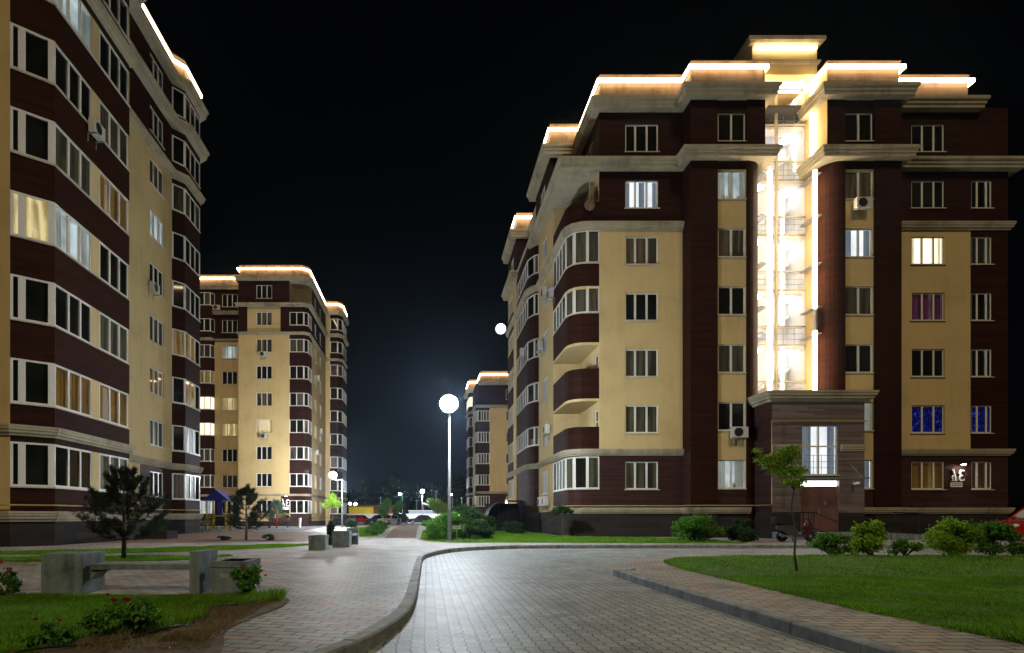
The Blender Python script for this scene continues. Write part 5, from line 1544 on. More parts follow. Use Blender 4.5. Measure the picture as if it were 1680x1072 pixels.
t = thing('concrete_bench', 'short concrete bench of two blocks beside the planter at the plaza edge', 'bench', (-2.9, 22.4, W0))
b = MB(); b.box(-3.32, -2.71, 21.4, 22.0, W0, 0.70); b.build('end_block', 'conc', t, bevel=0.008)
b = MB(); b.box(-3.02, -2.68, 22.02, 23.58, 0.49, 0.57); b.build('seat', 'conc', t, bevel=0.006)
b = MB(); b.box(-3.1, -2.66, 23.6, 23.78, W0, 0.76); b.build('support_wall', 'conc', t, bevel=0.008)
shrub('thuja', 'black upright evergreen between the planter and the concrete bench', 'shrub', -3.55, 22.6, 0.13, 0.5, 0.95, 3000, 'leaf_dark', 0.04, None, 14)

# roses
def rose(label, x, y, z, w, h, n, flowers, group='rose bushes'):
    t = shrub('rose_bush', label, 'rose bush', x, y, z, w, h, n, 'leaf', 0.028, group, 10, 0.12, 0.2)
    for (dx, dy, dz, r, mt) in flowers:
        f = MB()
        C = (x + dx, y + dy, z + dz)
        for k in range(11):
            a = k * 2.4; rr = r * (0.25 + 0.06 * k)
            cx, cy, cz = C[0] + cos(a) * rr * 0.6, C[1] + sin(a) * rr * 0.6, C[2] - rr * 0.25
            b_ = Vector((-sin(a), cos(a), 0)) * rr * 0.75
            u_ = Vector((cos(a) * 0.5, sin(a) * 0.5, 0.9)) * rr * 0.8
            c_ = Vector((cx, cy, cz))
            f.face([c_ - b_ * 0.5 - u_ * 0.5, c_ + b_ * 0.5 - u_ * 0.5, c_ + b_ + u_ * 0.4, c_ + u_ * 0.9, c_ - b_ + u_ * 0.4])
        f.build('flower', mt, t, fixn=False)
    return t
rose('rose bush with orange blooms at the left edge of the photo', -5.75, 8.35, 0.13, 0.45, 0.42, 1100, [(-0.02, -0.1, 0.47, .07, 'rose_orange'), (0.12, -0.12, 0.37, .06, 'rose_orange'), (-0.2, 0, 0.40, .05, 'rose_orange')])
rose('rose bush with dark red blooms in the near lawn', -2.75, 5.5, 0.13, 0.75, 0.30, 1700, [(-0.04, -0.05, 0.33, .045, 'rose_red'), (0.05, 0.0, 0.33, .05, 'rose_red'), (-0.18, 0.1, 0.36, .025, 'rose_red')])
rose('low rose bush with small red buds nearest the bottom left corner', -3.15, 5.15, 0.13, 0.5, 0.2, 700, [(-0.12, -0.05, 0.22, .03, 'rose_red'), (0.05, 0, 0.2, .025, 'rose_red')])
rose('rose bush with one white bloom and reddish leaves before the planter', -2.42, 8.2, 0.13, 0.5, 0.42, 1500, [(-0.22, -0.22, 0.30, .06, 'rose_white'), (-0.05, 0, 0.42, .045, 'rose_orange'), (0.2, 0, 0.35, .035, 'rose_orange'), (0.26, -0.03, 0.29, .03, 'rose_orange'), (0.1, 0, 0.30, .03, 'rose_orange')])
h = MB(); h.tube(smooth_curve([(-3.2, 4.6), (-2.55, 5.4), (-2.35, 6.2), (-2.45, 6.9), (-2.2, 7.4), (-1.92, 7.9)], 6) and [(p[0], p[1], 0.15 + 0.02 * sin(i)) for i, p in enumerate(smooth_curve([(-3.2, 4.6), (-2.55, 5.4), (-2.35, 6.2), (-2.45, 6.9), (-2.2, 7.4), (-1.92, 7.9)], 6))], 0.011, 7)
tag(h.build('drip_hose', 'hose', None, True), 'thin black irrigation hose lying along the bare soil bed', 'hose')
# little stones in the soil
st = MB()
for k in range(160):
    a = random.uniform(4.8, 8.2); x = random.uniform(-2.75, -1.9)
    r = random.uniform(0.006, 0.02); st.ball((x, a, 0.134), (r, r * random.uniform(.7, 1.2), r * 0.6), 6, 4)
o = st.build('gravel', 'soil'); o['kind'] = 'stuff'

# ================================================================== SMALL THINGS BY THE RIGHT BUILDING
def air_conditioner(label, pos, rz, group='air conditioners on the facades'):
    t = thing('air_conditioner', label, 'air conditioner', (0, 0, 0), 0, group)
    b = MB(); b.box(-0.4, 0.4, -0.36, -0.08, 0, 0.55); b.build('casing', 'ac', t, bevel=0.015)
    g_ = MB(); g_.lathe([(0.215, -0.012), (0.215, -0.002), (0.23, -0.002), (0.23, -0.012)], (-0.1, -0.36, 0.275), 'y', 20)
    for r in (0.05, 0.1, 0.15, 0.19): g_.lathe([(r, -0.012), (r + 0.012, -0.012), (r + 0.012, -0.004), (r, -0.004)], (-0.1, -0.36, 0.275), 'y', 20)
    g_.build('fan_grille', 'ac_dark', t)
    d = MB(); d.lathe([(0.0, -0.001), (0.21, -0.001), (0.21, 0.01)], (-0.1, -0.362, 0.275), 'y', 20); d.build('fan', 'ac_dark', t)
    k = MB()
    for x in (-0.3, 0.3): k.box(x - 0.02, x + 0.02, -0.4, 0.0, -0.05, -0.01); k.box(x - 0.02, x + 0.02, -0.03, 0.0, -0.35, -0.05)
    k.build('bracket', 'steel', t)
    t.location = pos; t.rotation_euler = (0, 0, rz)
    return t
ac0 = air_conditioner('air conditioner under the ground window left of the entrance', (16.05, 31.5, 5.25), 0)
ACS = [((22.4, 31.5, 17.0), 0, 'air conditioner under the louvred window right of the glowing stair'),
       ((-15.8, 34.9, 14.0), pi / 2, 'air conditioner on the cream wall of the dark left block'),
       ((-13.85, 25.2, 16.9), pi / 2, 'air conditioner high on the near bay of the dark left block'),
       ((-18.2, 68, 19.0), 0, 'upper air conditioner under a front window of the cream block'),
       ((-18.1, 68, 9.9), 0, 'lower air conditioner below the lit front window of the cream block'),
       ((-24.3, 70.7, 25.1), 0, 'air conditioner on the brown top storey wing of the cream block'),
       ((7.6, 38.3, 15.0), -pi / 2, 'topmost of the air conditioners on the flank of the right building'),
       ((7.6, 39.8, 12.0), -pi / 2, 'second air conditioner from the top on the flank of the right building'),
       ((7.0, 43.5, 12.6), -pi / 2, 'air conditioner on the far bay of the right building'),
       ((7.6, 37.6, 6.3), -pi / 2, 'air conditioner beside the low bay on the flank of the right building'),
       ((7.6, 39.4, 1.9), -pi / 2, 'left one of two air conditioners above the plinth of the right building'),
       ((7.6, 38.0, 1.9), -pi / 2, 'right one of two air conditioners above the plinth of the right building'),
       ((7.6, 36.4, 14.2), -pi / 2, 'air conditioner on the rounded corner bay of the right building'),
       ((-13.2, 73.5, 17.6), pi / 2, 'upper air conditioner on the narrow flank of the cream block'),
       ((-13.2, 75.5, 11.5), pi / 2, 'middle air conditioner on the narrow flank of the cream block'),
       ((-13.2, 72.8, 8.6), pi / 2, 'lower air conditioner on the narrow flank of the cream block')]
for p, rz, lb in ACS:
    c = copy_tree(ac0); c.location = p; c.rotation_euler = (0, 0, rz); c['label'] = lb
# satellite dish under the corner eave
t = thing('satellite_dish', 'round tan satellite dish hanging under the corner eave of the right building', 'satellite dish', (8.7, 32.9, 18.0))
d = MB(); d.lathe([(0.02, 0.08), (0.16, 0.055), (0.28, 0.0), (0.29, -0.012), (0.16, 0.043), (0.02, 0.066)], (8.65, 32.34, 17.72), 'y', 22); d.build('dish', simple('dish_tan', (0.16, 0.10, 0.045), 0.6), t, True)
d = MB(); d.tube([(8.65, 32.42, 17.72), (8.65, 32.46, 18.1), (8.72, 32.5, 19.6)], 0.02, 6); d.tube([(8.65, 32.4, 17.48), (8.65, 32.0, 17.65)], 0.012, 6); d.build('mount', 'steel', t)

# house number sign: the numerals are seen mirrored in the photograph
def text_mesh(body, size, depth, mat, name, parent, loc, mirror=True, rz=0.0):
    cu = bpy.data.curves.new(name + '_outline', 'FONT'); cu.body = body; cu.size = size; cu.extrude = depth; cu.align_x = 'CENTER'
    to = bpy.data.objects.new(name + '_outline', cu); COL.objects.link(to)
    bpy.context.view_layer.update()
    me = bpy.data.meshes.new_from_object(to.evaluated_get(bpy.context.evaluated_depsgraph_get()))
    bpy.data.objects.remove(to)
    off = world_off(parent)
    for v in me.vertices:
        x, y, z = v.co
        if mirror: x = -x
        v.co = (loc[0] + x - off.x, loc[1] - z - off.y, loc[2] + y - off.z)
    bm = bmesh.new(); bm.from_mesh(me); bmesh.ops.recalc_face_normals(bm, faces=bm.faces); bm.to_mesh(me); bm.free()
    me.materials.clear(); me.materials.append(M[mat] if isinstance(mat, str) else mat)
    me.name = name
    o = bpy.data.objects.new(name, me); COL.objects.link(o); o.parent = parent
    return o
def house_sign(label, x, y, z, big, small, s=1.0):
    t = thing('house_number_sign', label, 'house sign', (x, y, z))
    b = MB(); b.box(x - 0.34 * s, x + 0.30 * s, y - 0.03, y - 0.002, z - 0.42 * s, z - 0.16 * s); b.build('name_plate', 'white_paint', t)
    l = MB()
    l.box(x - 0.25 * s, x + 0.2 * s, y - 0.036, y - 0.031, z - 0.25 * s, z - 0.23 * s); l.box(x - 0.28 * s, x + 0.24 * s, y - 0.036, y - 0.031, z - 0.34 * s, z - 0.31 * s)
    l.build('lettering', 'black_metal', t)
    text_mesh(big, 0.85 * s, 0.03, 'white_paint', 'numeral', t, (x + 0.2 * s, y - 0.07, z - 0.1 * s))
    sl = MB(); sl.hexa([(x - 0.10 * s, y - 0.10, z - 0.1 * s), (x - 0.02 * s, y - 0.10, z - 0.1 * s), (x - 0.02 * s, y - 0.04, z - 0.1 * s), (x - 0.10 * s, y - 0.04, z - 0.1 * s),
                        (x - 0.30 * s, y - 0.10, z + 0.55 * s), (x - 0.22 * s, y - 0.10, z + 0.55 * s), (x - 0.22 * s, y - 0.04, z + 0.55 * s), (x - 0.30 * s, y - 0.04, z + 0.55 * s)])
    sl.build('slash', 'white_paint', t)
    text_mesh(small, 0.42 * s, 0.03, 'white_paint', 'numeral', t, (x - 0.25 * s, y - 0.07, z - 0.1 * s))
    k = MB(); k.tube([(x + 0.12 * s, y, z + 0.75 * s), (x + 0.12 * s, y - 0.3, z + 0.82 * s)], 0.015, 6); k.lathe([(0.02, 0.05), (0.12, 0.0), (0.12, -0.02)], (x + 0.12 * s, y - 0.32, z + 0.78 * s), 'z', 14); k.build('sign_lamp', 'black_metal', t)
    e = MB(); e.lathe([(0.0, -0.022), (0.10, -0.022), (0.10, -0.03), (0.0, -0.03)], (x + 0.12 * s, y - 0.32, z + 0.78 * s), 'z', 14); e.build('lamp_bulb', emis('sign_lamp_light', (1.0, 0.92, 0.8), 140.0) if 'sign_lamp_light' not in bpy.data.materials else bpy.data.materials['sign_lamp_light'], t)
    return t
house_sign('mirrored white house number lit by a small lamp beside the yellow curtained window', 28.25, 32.5, 3.2, '3', '2', 1.0)
house_sign('small mirrored white 3 house number on the brown corner of the distant cream block', -15.75, 67.97, 2.5, '3', '1', 1.25)

# little sign on a post by the lamp
t = thing('plate_sign', 'small white rectangular plate on a short grey post beside the street lamp', 'sign', (1.28, 25.9, W0))
b = MB(); b.tube([(1.28, 25.9, W0), (1.28, 25.9, W0 + 0.58)], 0.014, 8); b.build('post', 'steel', t)
b = MB(); b.box(1.12, 1.44, 25.86, 25.885, W0 + 0.56, W0 + 0.70); b.build('plate', 'white_paint', t)
b = MB(); b.box(1.15, 1.41, 25.854, 25.859, W0 + 0.655, W0 + 0.667); b.box(1.17, 1.39, 25.854, 25.859, W0 + 0.625, W0 + 0.637); b.box(1.2, 1.36, 25.854, 25.859, W0 + 0.595, W0 + 0.607); b.build('lettering', 'black_metal', t)

# arched dark cellar roof
t = thing('cellar_entrance', 'dark arched cellar stair roof beside the left flank of the right building', 'cellar entrance', (5.9, 45, W0))
arch = [(1.45 * -cos(a * pi / 20) + 5.9, 1.2 + 1.15 * sin(a * pi / 20)) for a in range(11)]
sh = MB()
for (x0, z0), (x1, z1) in zip(arch[:-1], arch[1:]):
    sh.hexa([(x0, 44, z0), (x1, 44, z1), (x1, 47, z1), (x0, 47, z0), (x0, 44, z0 + .03), (x1, 44, z1 + .03), (x1, 47, z1 + .03), (x0, 47, z0 + .03)])
sh.box(5.9, 7.4, 44, 47, 2.35, 2.38)
sh.build('roof', 'black_metal', t)
w_ = MB(); w_.box(4.45, 4.52, 44, 47, W0, 1.2); w_.box(4.52, 7.5, 46.9, 47, W0, 2.2); w_.build('wall', 'plinth', t)
fr = MB()
for x in (4.47, 5.2, 5.9, 6.8): fr.tube([(x, 44.02, W0), (x, 44.02, 1.2 + 1.15 * sqrt(max(0, 1 - min(1, ((x - 5.9) / 1.45)) ** 2)) if x < 5.9 else 2.35)], 0.025, 6)
fr.build('frame', 'black_metal', t)

# entrance ramp with railing, right of the portal
t = thing('entrance_ramp', 'grey concrete ramp with black railing between the entrance and the bushes', 'ramp', (24.5, 28.8, W0))
b = MB(); b.hexa([(21.6, 28.3, W0), (27.6, 28.3, W0), (27.6, 29.6, W0), (21.6, 29.6, W0), (21.6, 28.3, 0.45), (27.6, 28.3, W0 + 0.03), (27.6, 29.6, W0 + 0.03), (21.6, 29.6, 0.45)]); b.build('slab', 'conc', t)
b = MB()
for k in range(6):
    x = 21.8 + 1.1 * k; zf = 0.45 - (x - 21.6) * 0.05
    b.tube([(x, 28.35, zf), (x, 28.35, zf + 0.95)], 0.02, 6)
b.tube([(21.7, 28.35, 1.4), (27.4, 28.35, 1.1)], 0.028, 6); b.tube([(21.7, 28.35, 0.95), (27.4, 28.35, 0.65)], 0.02, 6); b.build('railing', 'black_metal', t)

# scooter
def scooter(x, y, z):
    t = thing('motor_scooter', 'grey and maroon motor scooter parked on its stand by the entrance railing', 'scooter', (x, y, z))
    for wx, nm in ((-0.58, 0), (0.62, 1)):
        w = MB(); w.lathe([(0.16, -0.045), (0.2, -0.05), (0.235, -0.03), (0.245, 0), (0.235, 0.03), (0.2, 0.05), (0.16, 0.045)], (x + wx, y, z + 0.245), 'y', 22); wo = w.build('wheel', 'rubber', t, True)
        r = MB(); r.lathe([(0.03, -0.05), (0.16, -0.03), (0.16, 0.03), (0.03, 0.05)], (x + wx, y, z + 0.245), 'y', 14); r.build('rim', 'steel', wo)
    body = simple('scooter_grey', (0.06, 0.062, 0.07), 0.3, 0.08, 5); M['sc'] = body
    mar = simple('scooter_maroon', (0.10, 0.012, 0.035), 0.3, 0.1, 5); M['scm'] = mar
    def side(pts, wd, name, mat):
        m = MB(); n = len(pts)
        for s in (-1, 1): m.face([(x + p[0], y + s * wd * p[2] if len(p) > 2 else y + s * wd, z + p[1]) for p in (pts if s < 0 else pts[::-1])])
        for i in range(n):
            p, q = pts[i], pts[(i + 1) % n]
            m.face([(x + p[0], y - wd * (p[2] if len(p) > 2 else 1), z + p[1]), (x + q[0], y - wd * (q[2] if len(q) > 2 else 1), z + q[1]), (x + q[0], y + wd * (q[2] if len(q) > 2 else 1), z + q[1]), (x + p[0], y + wd * (p[2] if len(p) > 2 else 1), z + p[1])])
        return m.build(name, mat, t, bevel=0.012)
    side([(-0.85, 0.55, .5), (-0.80, 0.70, .7), (-0.1, 0.68, 1), (0.02, 0.45, 1), (0.0, 0.27, 1), (-0.35, 0.30, 1), (-0.62, 0.48, .8)], 0.15, 'rear_body', 'sc')
    side([(0.0, 0.22, 1), (0.0, 0.30, 1), (0.36, 0.32, 1), (0.42, 0.25, 1), (0.36, 0.20, 1)], 0.16, 'footboard', 'sc')
    side([(0.34, 0.28, 1), (0.38, 0.34, 1), (0.5, 0.80, .8), (0.56, 0.90, .5), (0.62, 0.86, .5), (0.66, 0.62, .7), (0.52, 0.34, 1)], 0.18, 'front_shield', 'scm')
    side([(0.36, 0.42, .4), (0.46, 0.52, .6), (0.66, 0.55, .6), (0.86, 0.46, .4), (0.88, 0.38, .4), (0.68, 0.48, .6), (0.5, 0.45, .6)], 0.1, 'mudguard', 'sc')
    side([(-0.74, 0.70, .7), (-0.7, 0.80, .8), (-0.35, 0.82, 1), (0.0, 0.76, .9), (0.04, 0.69, .8)], 0.14, 'seat', 'rubber')
    side([(-0.95, 0.78, .9), (-0.97, 1.02, .9), (-0.9, 1.08, .8), (-0.68, 1.06, .8), (-0.62, 0.98, .9), (-0.62, 0.82, .9)], 0.2, 'top_box', 'rubber')
    h = MB(); h.tube([(x + 0.53, y - 0.34, z + 1.0), (x + 0.55, y - 0.15, z + 0.97), (x + 0.56, y + 0.15, z + 0.97), (x + 0.53, y + 0.34, z + 1.0)], 0.018, 8)
    h.tube([(x + 0.56, y, z + 0.9), (x + 0.66, y, z + 0.3)], 0.025, 8); h.build('handlebar', 'black_metal', t)
    for s in (-1, 1):
        m = MB(); m.tube([(x + 0.53, y + 0.25 * s, z + 1.0), (x + 0.5, y + 0.32 * s, z + 1.15)], 0.008, 6); m.ball((x + 0.5, y + 0.33 * s, z + 1.2), (0.015, 0.06, 0.045), 10, 6); m.build('mirror', 'black_metal', t)
    l = MB(); l.ball((x + 0.62, y, z + 0.84), (0.05, 0.08, 0.06), 12, 8); l.build('headlight', 'glass_car', t, True)
    e = MB(); e.tube([(x - 0.25, y - 0.17, z + 0.2), (x - 0.8, y - 0.2, z + 0.32)], [0.035, 0.05], 10); e.build('exhaust', 'steel', t)
    s = MB(); s.tube([(x - 0.2, y - 0.1, z + 0.25), (x - 0.22, y - 0.2, z)], 0.015, 6); s.build('kickstand', 'black_metal', t)
    return t
scooter(15.85, 26.2, WALK_Z)

# ================================================================== CARS
def car(label, x, y, z, rz, paint, L=4.2, W=1.72, H=1.46, suv=False, group='cars in the car park'):
    t = thing('parked_car', label, 'car', (0, 0, 0), 0, group)
    hood = 0.90 if not suv else 1.05
    prof = [(-L / 2, 0.35), (-L / 2 + 0.02, 0.62), (-L / 2 + 0.25, hood - 0.12), (-L * 0.22, hood), (-L * 0.08, H - 0.06), (L * 0.05, H), (L * 0.26, H - 0.03), (L * 0.40, hood + 0.10), (L / 2 - 0.04, hood - 0.02), (L / 2, 0.6), (L / 2 - 0.02, 0.32), (L * 0.36, 0.24), (-L * 0.36, 0.24)]
    def wf(zz): return 1.0 if zz < hood else 1.0 - 0.22 * (zz - hood) / (H - hood)
    b = MB()
    n = len(prof)
    for s in (-1, 1): b.face([(p[0], s * W / 2 * wf(p[1]), p[1]) for p in (prof if s < 0 else prof[::-1])])
    for i in range(n):
        p, q = prof[i], prof[(i + 1) % n]
        b.face([(p[0], -W / 2 * wf(p[1]), p[1]), (q[0], -W / 2 * wf(q[1]), q[1]), (q[0], W / 2 * wf(q[1]), q[1]), (p[0], W / 2 * wf(p[1]), p[1])])
    b.build('body', paint, t, bevel=0.05)
    for s in (-1, 1):
        g_ = MB(); e = 0.012
        pts = [(-L * 0.17, hood + 0.04), (-L * 0.075, H - 0.12), (L * 0.05, H - 0.07), (L * 0.25, H - 0.10), (L * 0.35, hood + 0.07)]
        g_.face([(p[0], s * (W / 2 * wf(p[1]) + e), p[1]) for p in (pts if s < 0 else pts[::-1])]); g_.build('side_window', 'glass_car', t, fixn=False)
    for nm, a, c in (('windscreen', prof[3], prof[4]), ('rear_window', prof[7], prof[6])):
        g_ = MB(); dx = -0.012 if nm == 'windscreen' else 0.012
        f0, f1 = 0.12, 0.92
        lo = (a[0] + (c[0] - a[0]) * f0, a[1] + (c[1] - a[1]) * f0); hi = (a[0] + (c[0] - a[0]) * f1, a[1] + (c[1] - a[1]) * f1)
        g_.face([(lo[0] + dx, -W * .42, lo[1] + .012), (lo[0] + dx, W * .42, lo[1] + .012), (hi[0] + dx, W * .37, hi[1] + .012), (hi[0] + dx, -W * .37, hi[1] + .012)]); g_.build(nm, 'glass_car', t, fixn=False)
    for wx in (-L * 0.31, L * 0.31):
        for s in (-1, 1):
            w = MB(); w.lathe([(0.2, -0.09), (0.3, -0.1), (0.32, -0.06), (0.32, 0.06), (0.3, 0.1), (0.2, 0.09)], (wx, s * (W / 2 - 0.08), 0.32), 'y', 20); wo = w.build('wheel', 'rubber', t, True)
            r = MB(); r.lathe([(0.02, -0.11), (0.1, -0.105), (0.2, -0.095), (0.2, 0.095), (0.1, 0.105), (0.02, 0.11)], (wx, s * (W / 2 - 0.08), 0.32), 'y', 12); r.build('rim', 'steel', wo)
    for s in (-1, 1):
        h_ = MB(); h_.ball((-L / 2 + 0.12, s * W * 0.36, 0.68), (0.12, 0.2, 0.09), 10, 6); h_.build('headlight', 'frame', t, True)
        k = MB(); k.ball((L / 2 - 0.06, s * W * 0.40, 0.75), (0.07, 0.14, 0.12), 10, 6); k.build('tail_light', 'red_paint', t, True)
    pl = MB(); pl.box(L / 2 - 0.012, L / 2 + 0.012, -0.26, 0.26, 0.42, 0.53); pl.box(-L / 2 - 0.012, -L / 2 + 0.012, -0.26, 0.26, 0.42, 0.53); pl.build('number_plate', 'white_paint', t)
    t.location = (x, y, z); t.rotation_euler = (0, 0, rz)
    return t
P_ = lambda n, c: simple(n, c, 0.25, 0.04, 2)
car('bright red hatchback parked across the car park before the white wall', -10.9, 101, 0, radians(155), P_('car_red', (0.5, 0.015, 0.02)))
car('dark red car seen end on left of the bright red hatchback', -12.6, 96, 0, radians(75), P_('car_dark_red', (0.22, 0.03, 0.02)))
car('dark car parked just right of the court lamp pole', -14.2, 92, 0, radians(85), P_('car_black', (0.02, 0.02, 0.022)))
car('dark blue saloon parked right of the bright red hatchback', -8.0, 100, 0, radians(20), P_('car_blue', (0.03, 0.04, 0.09)))
car('white car between the dark blue saloon and the dark off-roader', -5.9, 96, 0, radians(60), P_('car_white', (0.6, 0.6, 0.6)))
car('dark grey off-roader parked right of the white car', -4.6, 99, 0, radians(70), P_('car_grey', (0.05, 0.05, 0.055)), 4.5, 1.85, 1.75, True)
car('black saloon seen from the side in front of the white wall', -1.0, 104, 0, 0, P_('car_night', (0.012, 0.013, 0.02)), 4.4)
car('red car at the right edge of the photo beside the bushes', 27.6, 27.2, WALK_Z, 0, P_('car_crimson', (0.35, 0.012, 0.012)), 4.1, 1.72, 1.5, group=None)

# ================================================================== BEYOND THE CAR PARK
w_ = MB(); w_.box(-40, 6, 114, 114.2, 0, 1.75); tag(w_.build('boundary_wall', 'white_paint'), 'long low white wall behind the parked cars', 'wall')
t = thing('shop_building', 'low building with a yellow front and maroon end behind the white wall', 'building', (-11, 121, 0))
b = MB(); b.box(-15.2, -10.4, 119, 119.3, 0, 3.15); b.build('yellow_front', 'yellow_wall', t)
b = MB(); b.box(-10.4, -5.9, 119.02, 119.3, 0, 3.1); b.build('maroon_front', 'maroon', t)
b = MB(); b.box(-5.9, -5.7, 118.9, 119.3, 0, 3.2); b.build('corner_post', 'yellow_plastic', t)
b = MB(); b.box(-15.8, -5.6, 118.7, 126, 3.2, 3.45); b.build('roof', 'maroon', t)
b = MB(); b.box(-15.2, -5.7, 119.3, 125.8, 0, 3.15); b.build('side_wall', 'maroon', t)
t = thing('roadside_kiosk', 'small pale blue kiosk with a slanting roof right of the yellow building', 'kiosk', (-1.3, 117, 0))
b = MB(); b.box(-3.4, 1.6, 117, 119, 0, 2.3); b.build('wall', simple('pale_blue_wall', (0.35, 0.45, 0.6), 0.6, 0.1, 1), t)
b = MB(); b.hexa([(-0.9, 116.6, 3.6), (1.9, 116.6, 3.1), (1.9, 119.3, 3.1), (-0.9, 119.3, 3.6), (-0.9, 116.6, 3.9), (1.9, 116.6, 3.4), (1.9, 119.3, 3.4), (-0.9, 119.3, 3.9)]); b.box(-3.6, 1.8, 116.8, 119.2, 2.3, 2.45); b.build('roof', 'white_paint', t)
b = MB()
for x in (-0.6, 1.5): b.tube([(x, 117, 2.4), (x, 117, 3.5)], 0.06, 6)
b.build('roof_post', 'steel', t)
for i, (x, y, h, lb) in enumerate([(-9.2, 122, 5.2, 'bare thin post above the maroon end of the yellow building'), (-2.0, 121, 4.6, 'bare thin post between the greenish lamp and the small white lamp'), (1.8, 116, 6.2, 'bracket post right of the small white car park lamp'), (6.8, 118, 5.0, 'bare post near the distant apartment block')]):
    t = thing('utility_pole', lb, 'pole', (x, y, 0), 0, 'bare poles beyond the car park')
    p = MB(); p.tube([(x, y, 0), (x, y, h)], [0.09, 0.06], 8); p.build('shaft', 'steel', t)
    p = MB(); p.tube([(x - 0.4, y, h - 0.25), (x + 0.4, y, h - 0.25)], 0.035, 6); p.build('crossarm', 'steel', t)

# ================================================================== PLAYGROUND
t = thing('play_tower', 'yellow climbing tower with a blue pitched roof and slide in the playground', 'play tower', (-17.0, 50, W0))
x, y, z = -17.0, 50.0, W0
for dx in (-0.75, 0.75):
    for dy in (-0.7, 0.7):
        p = MB(); p.box(x + dx - .06, x + dx + .06, y + dy - .06, y + dy + .06, z, z + 2.4); p.build('post', 'yellow_plastic', t)
r = MB()
r.prism([(0, 0)] * 0 or [(x - 1.0, y - 0.95), (x - 1.0, y + .95), (x, y + .95), (x, y - .95)], z + 10, z + 10.001) if False else None
r.hexa([(x - 1.0, y - .95, z + 2.35), (x, y - .95, z + 3.2), (x, y + .95, z + 3.2), (x - 1.0, y + .95, z + 2.35), (x - 1.03, y - .95, z + 2.42), (x, y - .95, z + 3.28), (x, y + .95, z + 3.28), (x - 1.03, y + .95, z + 2.42)])
r.hexa([(x, y - .95, z + 3.2), (x + 1.0, y - .95, z + 2.35), (x + 1.0, y + .95, z + 2.35), (x, y + .95, z + 3.2), (x, y - .95, z + 3.28), (x + 1.03, y - .95, z + 2.42), (x + 1.03, y + .95, z + 2.42), (x, y + .95, z + 3.28)])
r.face([(x - .95, y - .93, z + 2.38), (x + .95, y - .93, z + 2.38), (x, y - .93, z + 3.2)])
r.build('roof', 'blue_plastic', t)
d = MB(); d.box(x - .8, x + .8, y - .75, y + .75, z + 1.1, z + 1.2); d.build('deck', 'yellow_plastic', t)
s = MB(); s.hexa([(x + .05, y + .8, z + 1.15), (x + .65, y + .8, z + 1.15), (x + .65, y + 2.4, z + .2), (x + .05, y + 2.4, z + .2), (x + .05, y + .8, z + 1.22), (x + .65, y + .8, z + 1.22), (x + .65, y + 2.4, z + .27), (x + .05, y + 2.4, z + .27)])
for xx in (0.0, 0.66): s.hexa([(x + xx, y + .8, z + 1.15), (x + xx + .04, y + .8, z + 1.15), (x + xx + .04, y + 2.4, z + .2), (x + xx, y + 2.4, z + .2), (x + xx, y + .8, z + 1.45), (x + xx + .04, y + .8, z + 1.45), (x + xx + .04, y + 2.4, z + .5), (x + xx, y + 2.4, z + .5)])
s.build('slide', 'blue_plastic', t)
s = MB()
s.face([(x + .05, y - .76, z + 2.3), (x + .6, y - .76, z + 2.3), (x + .5, y - .76, z + 1.6), (x + .3, y - .76, z + 1.1), (x + .12, y - .76, z + 1.5)])
s.build('panel', 'blue_plastic', t, fixn=False)
n_ = MB()
for k in range(7):
    a = k / 6
    n_.tube([(x - .75 - .55 * (1 - a), y - .8, z + 0.1 + 1.1 * a), (x - .1, y - .8, z + 0.1 + 1.1 * a)], 0.03, 6)
for xx in (-1.25, -.9, -.5, -.15): n_.tube([(x + xx, y - .85, z), (x + min(xx + .45, -.1), y - .75, z + 1.25)], 0.03, 6)
for k in range(5): n_.tube([(x + .75 + .15 * k, y - .5, z), (x + .78, y - .5, z + 1.3 + .12 * k)], 0.03, 6)
n_.build('climbing_net', 'yellow_plastic', t)
# railings
def railing(label, pts, h, step, mat='black_metal', z=W0, name='railing', r=0.022):
    t = thing(name, label, 'railing', (pts[0][0], pts[0][1], z))
    for zz in (h, h * 0.55, 0.12):
        m = MB(); m.tube([(p[0], p[1], z + zz) for p in pts], r if zz == h else r * 0.7, 6); m.build('rail', mat, t)
    for a, b in zip(pts[:-1], pts[1:]):
        L = sqrt((b[0] - a[0]) ** 2 + (b[1] - a[1]) ** 2); n = max(1, int(L / step))
        for k in range(n + (1 if b == pts[-1] else 0)):
            f = k / n; m = MB(); m.tube([(a[0] + (b[0] - a[0]) * f, a[1] + (b[1] - a[1]) * f, z), (a[0] + (b[0] - a[0]) * f, a[1] + (b[1] - a[1]) * f, z + h)], r, 6); m.build('post', mat, t)
    return t
railing('long black railing along the front of the playground', [(-19.2, 44.2), (-12.6, 45.2)], 0.85, 0.85)
railing('black ramp railing at the corner of the cream block', [(-13.0, 65.5), (-10.2, 66.0), (-9.6, 70)], 0.95, 1.1)
railing('thin black railing left of the court lamp pole', [(-11.6, 76.5), (-8.9, 76.5)], 0.9, 1.2)
b = MB(); b.box(-19.4, -12.5, 43.9, 44.2, W0, W0 + 0.14); o = b.build('playground_kerb', 'kerb'); o['kind'] = 'structure'
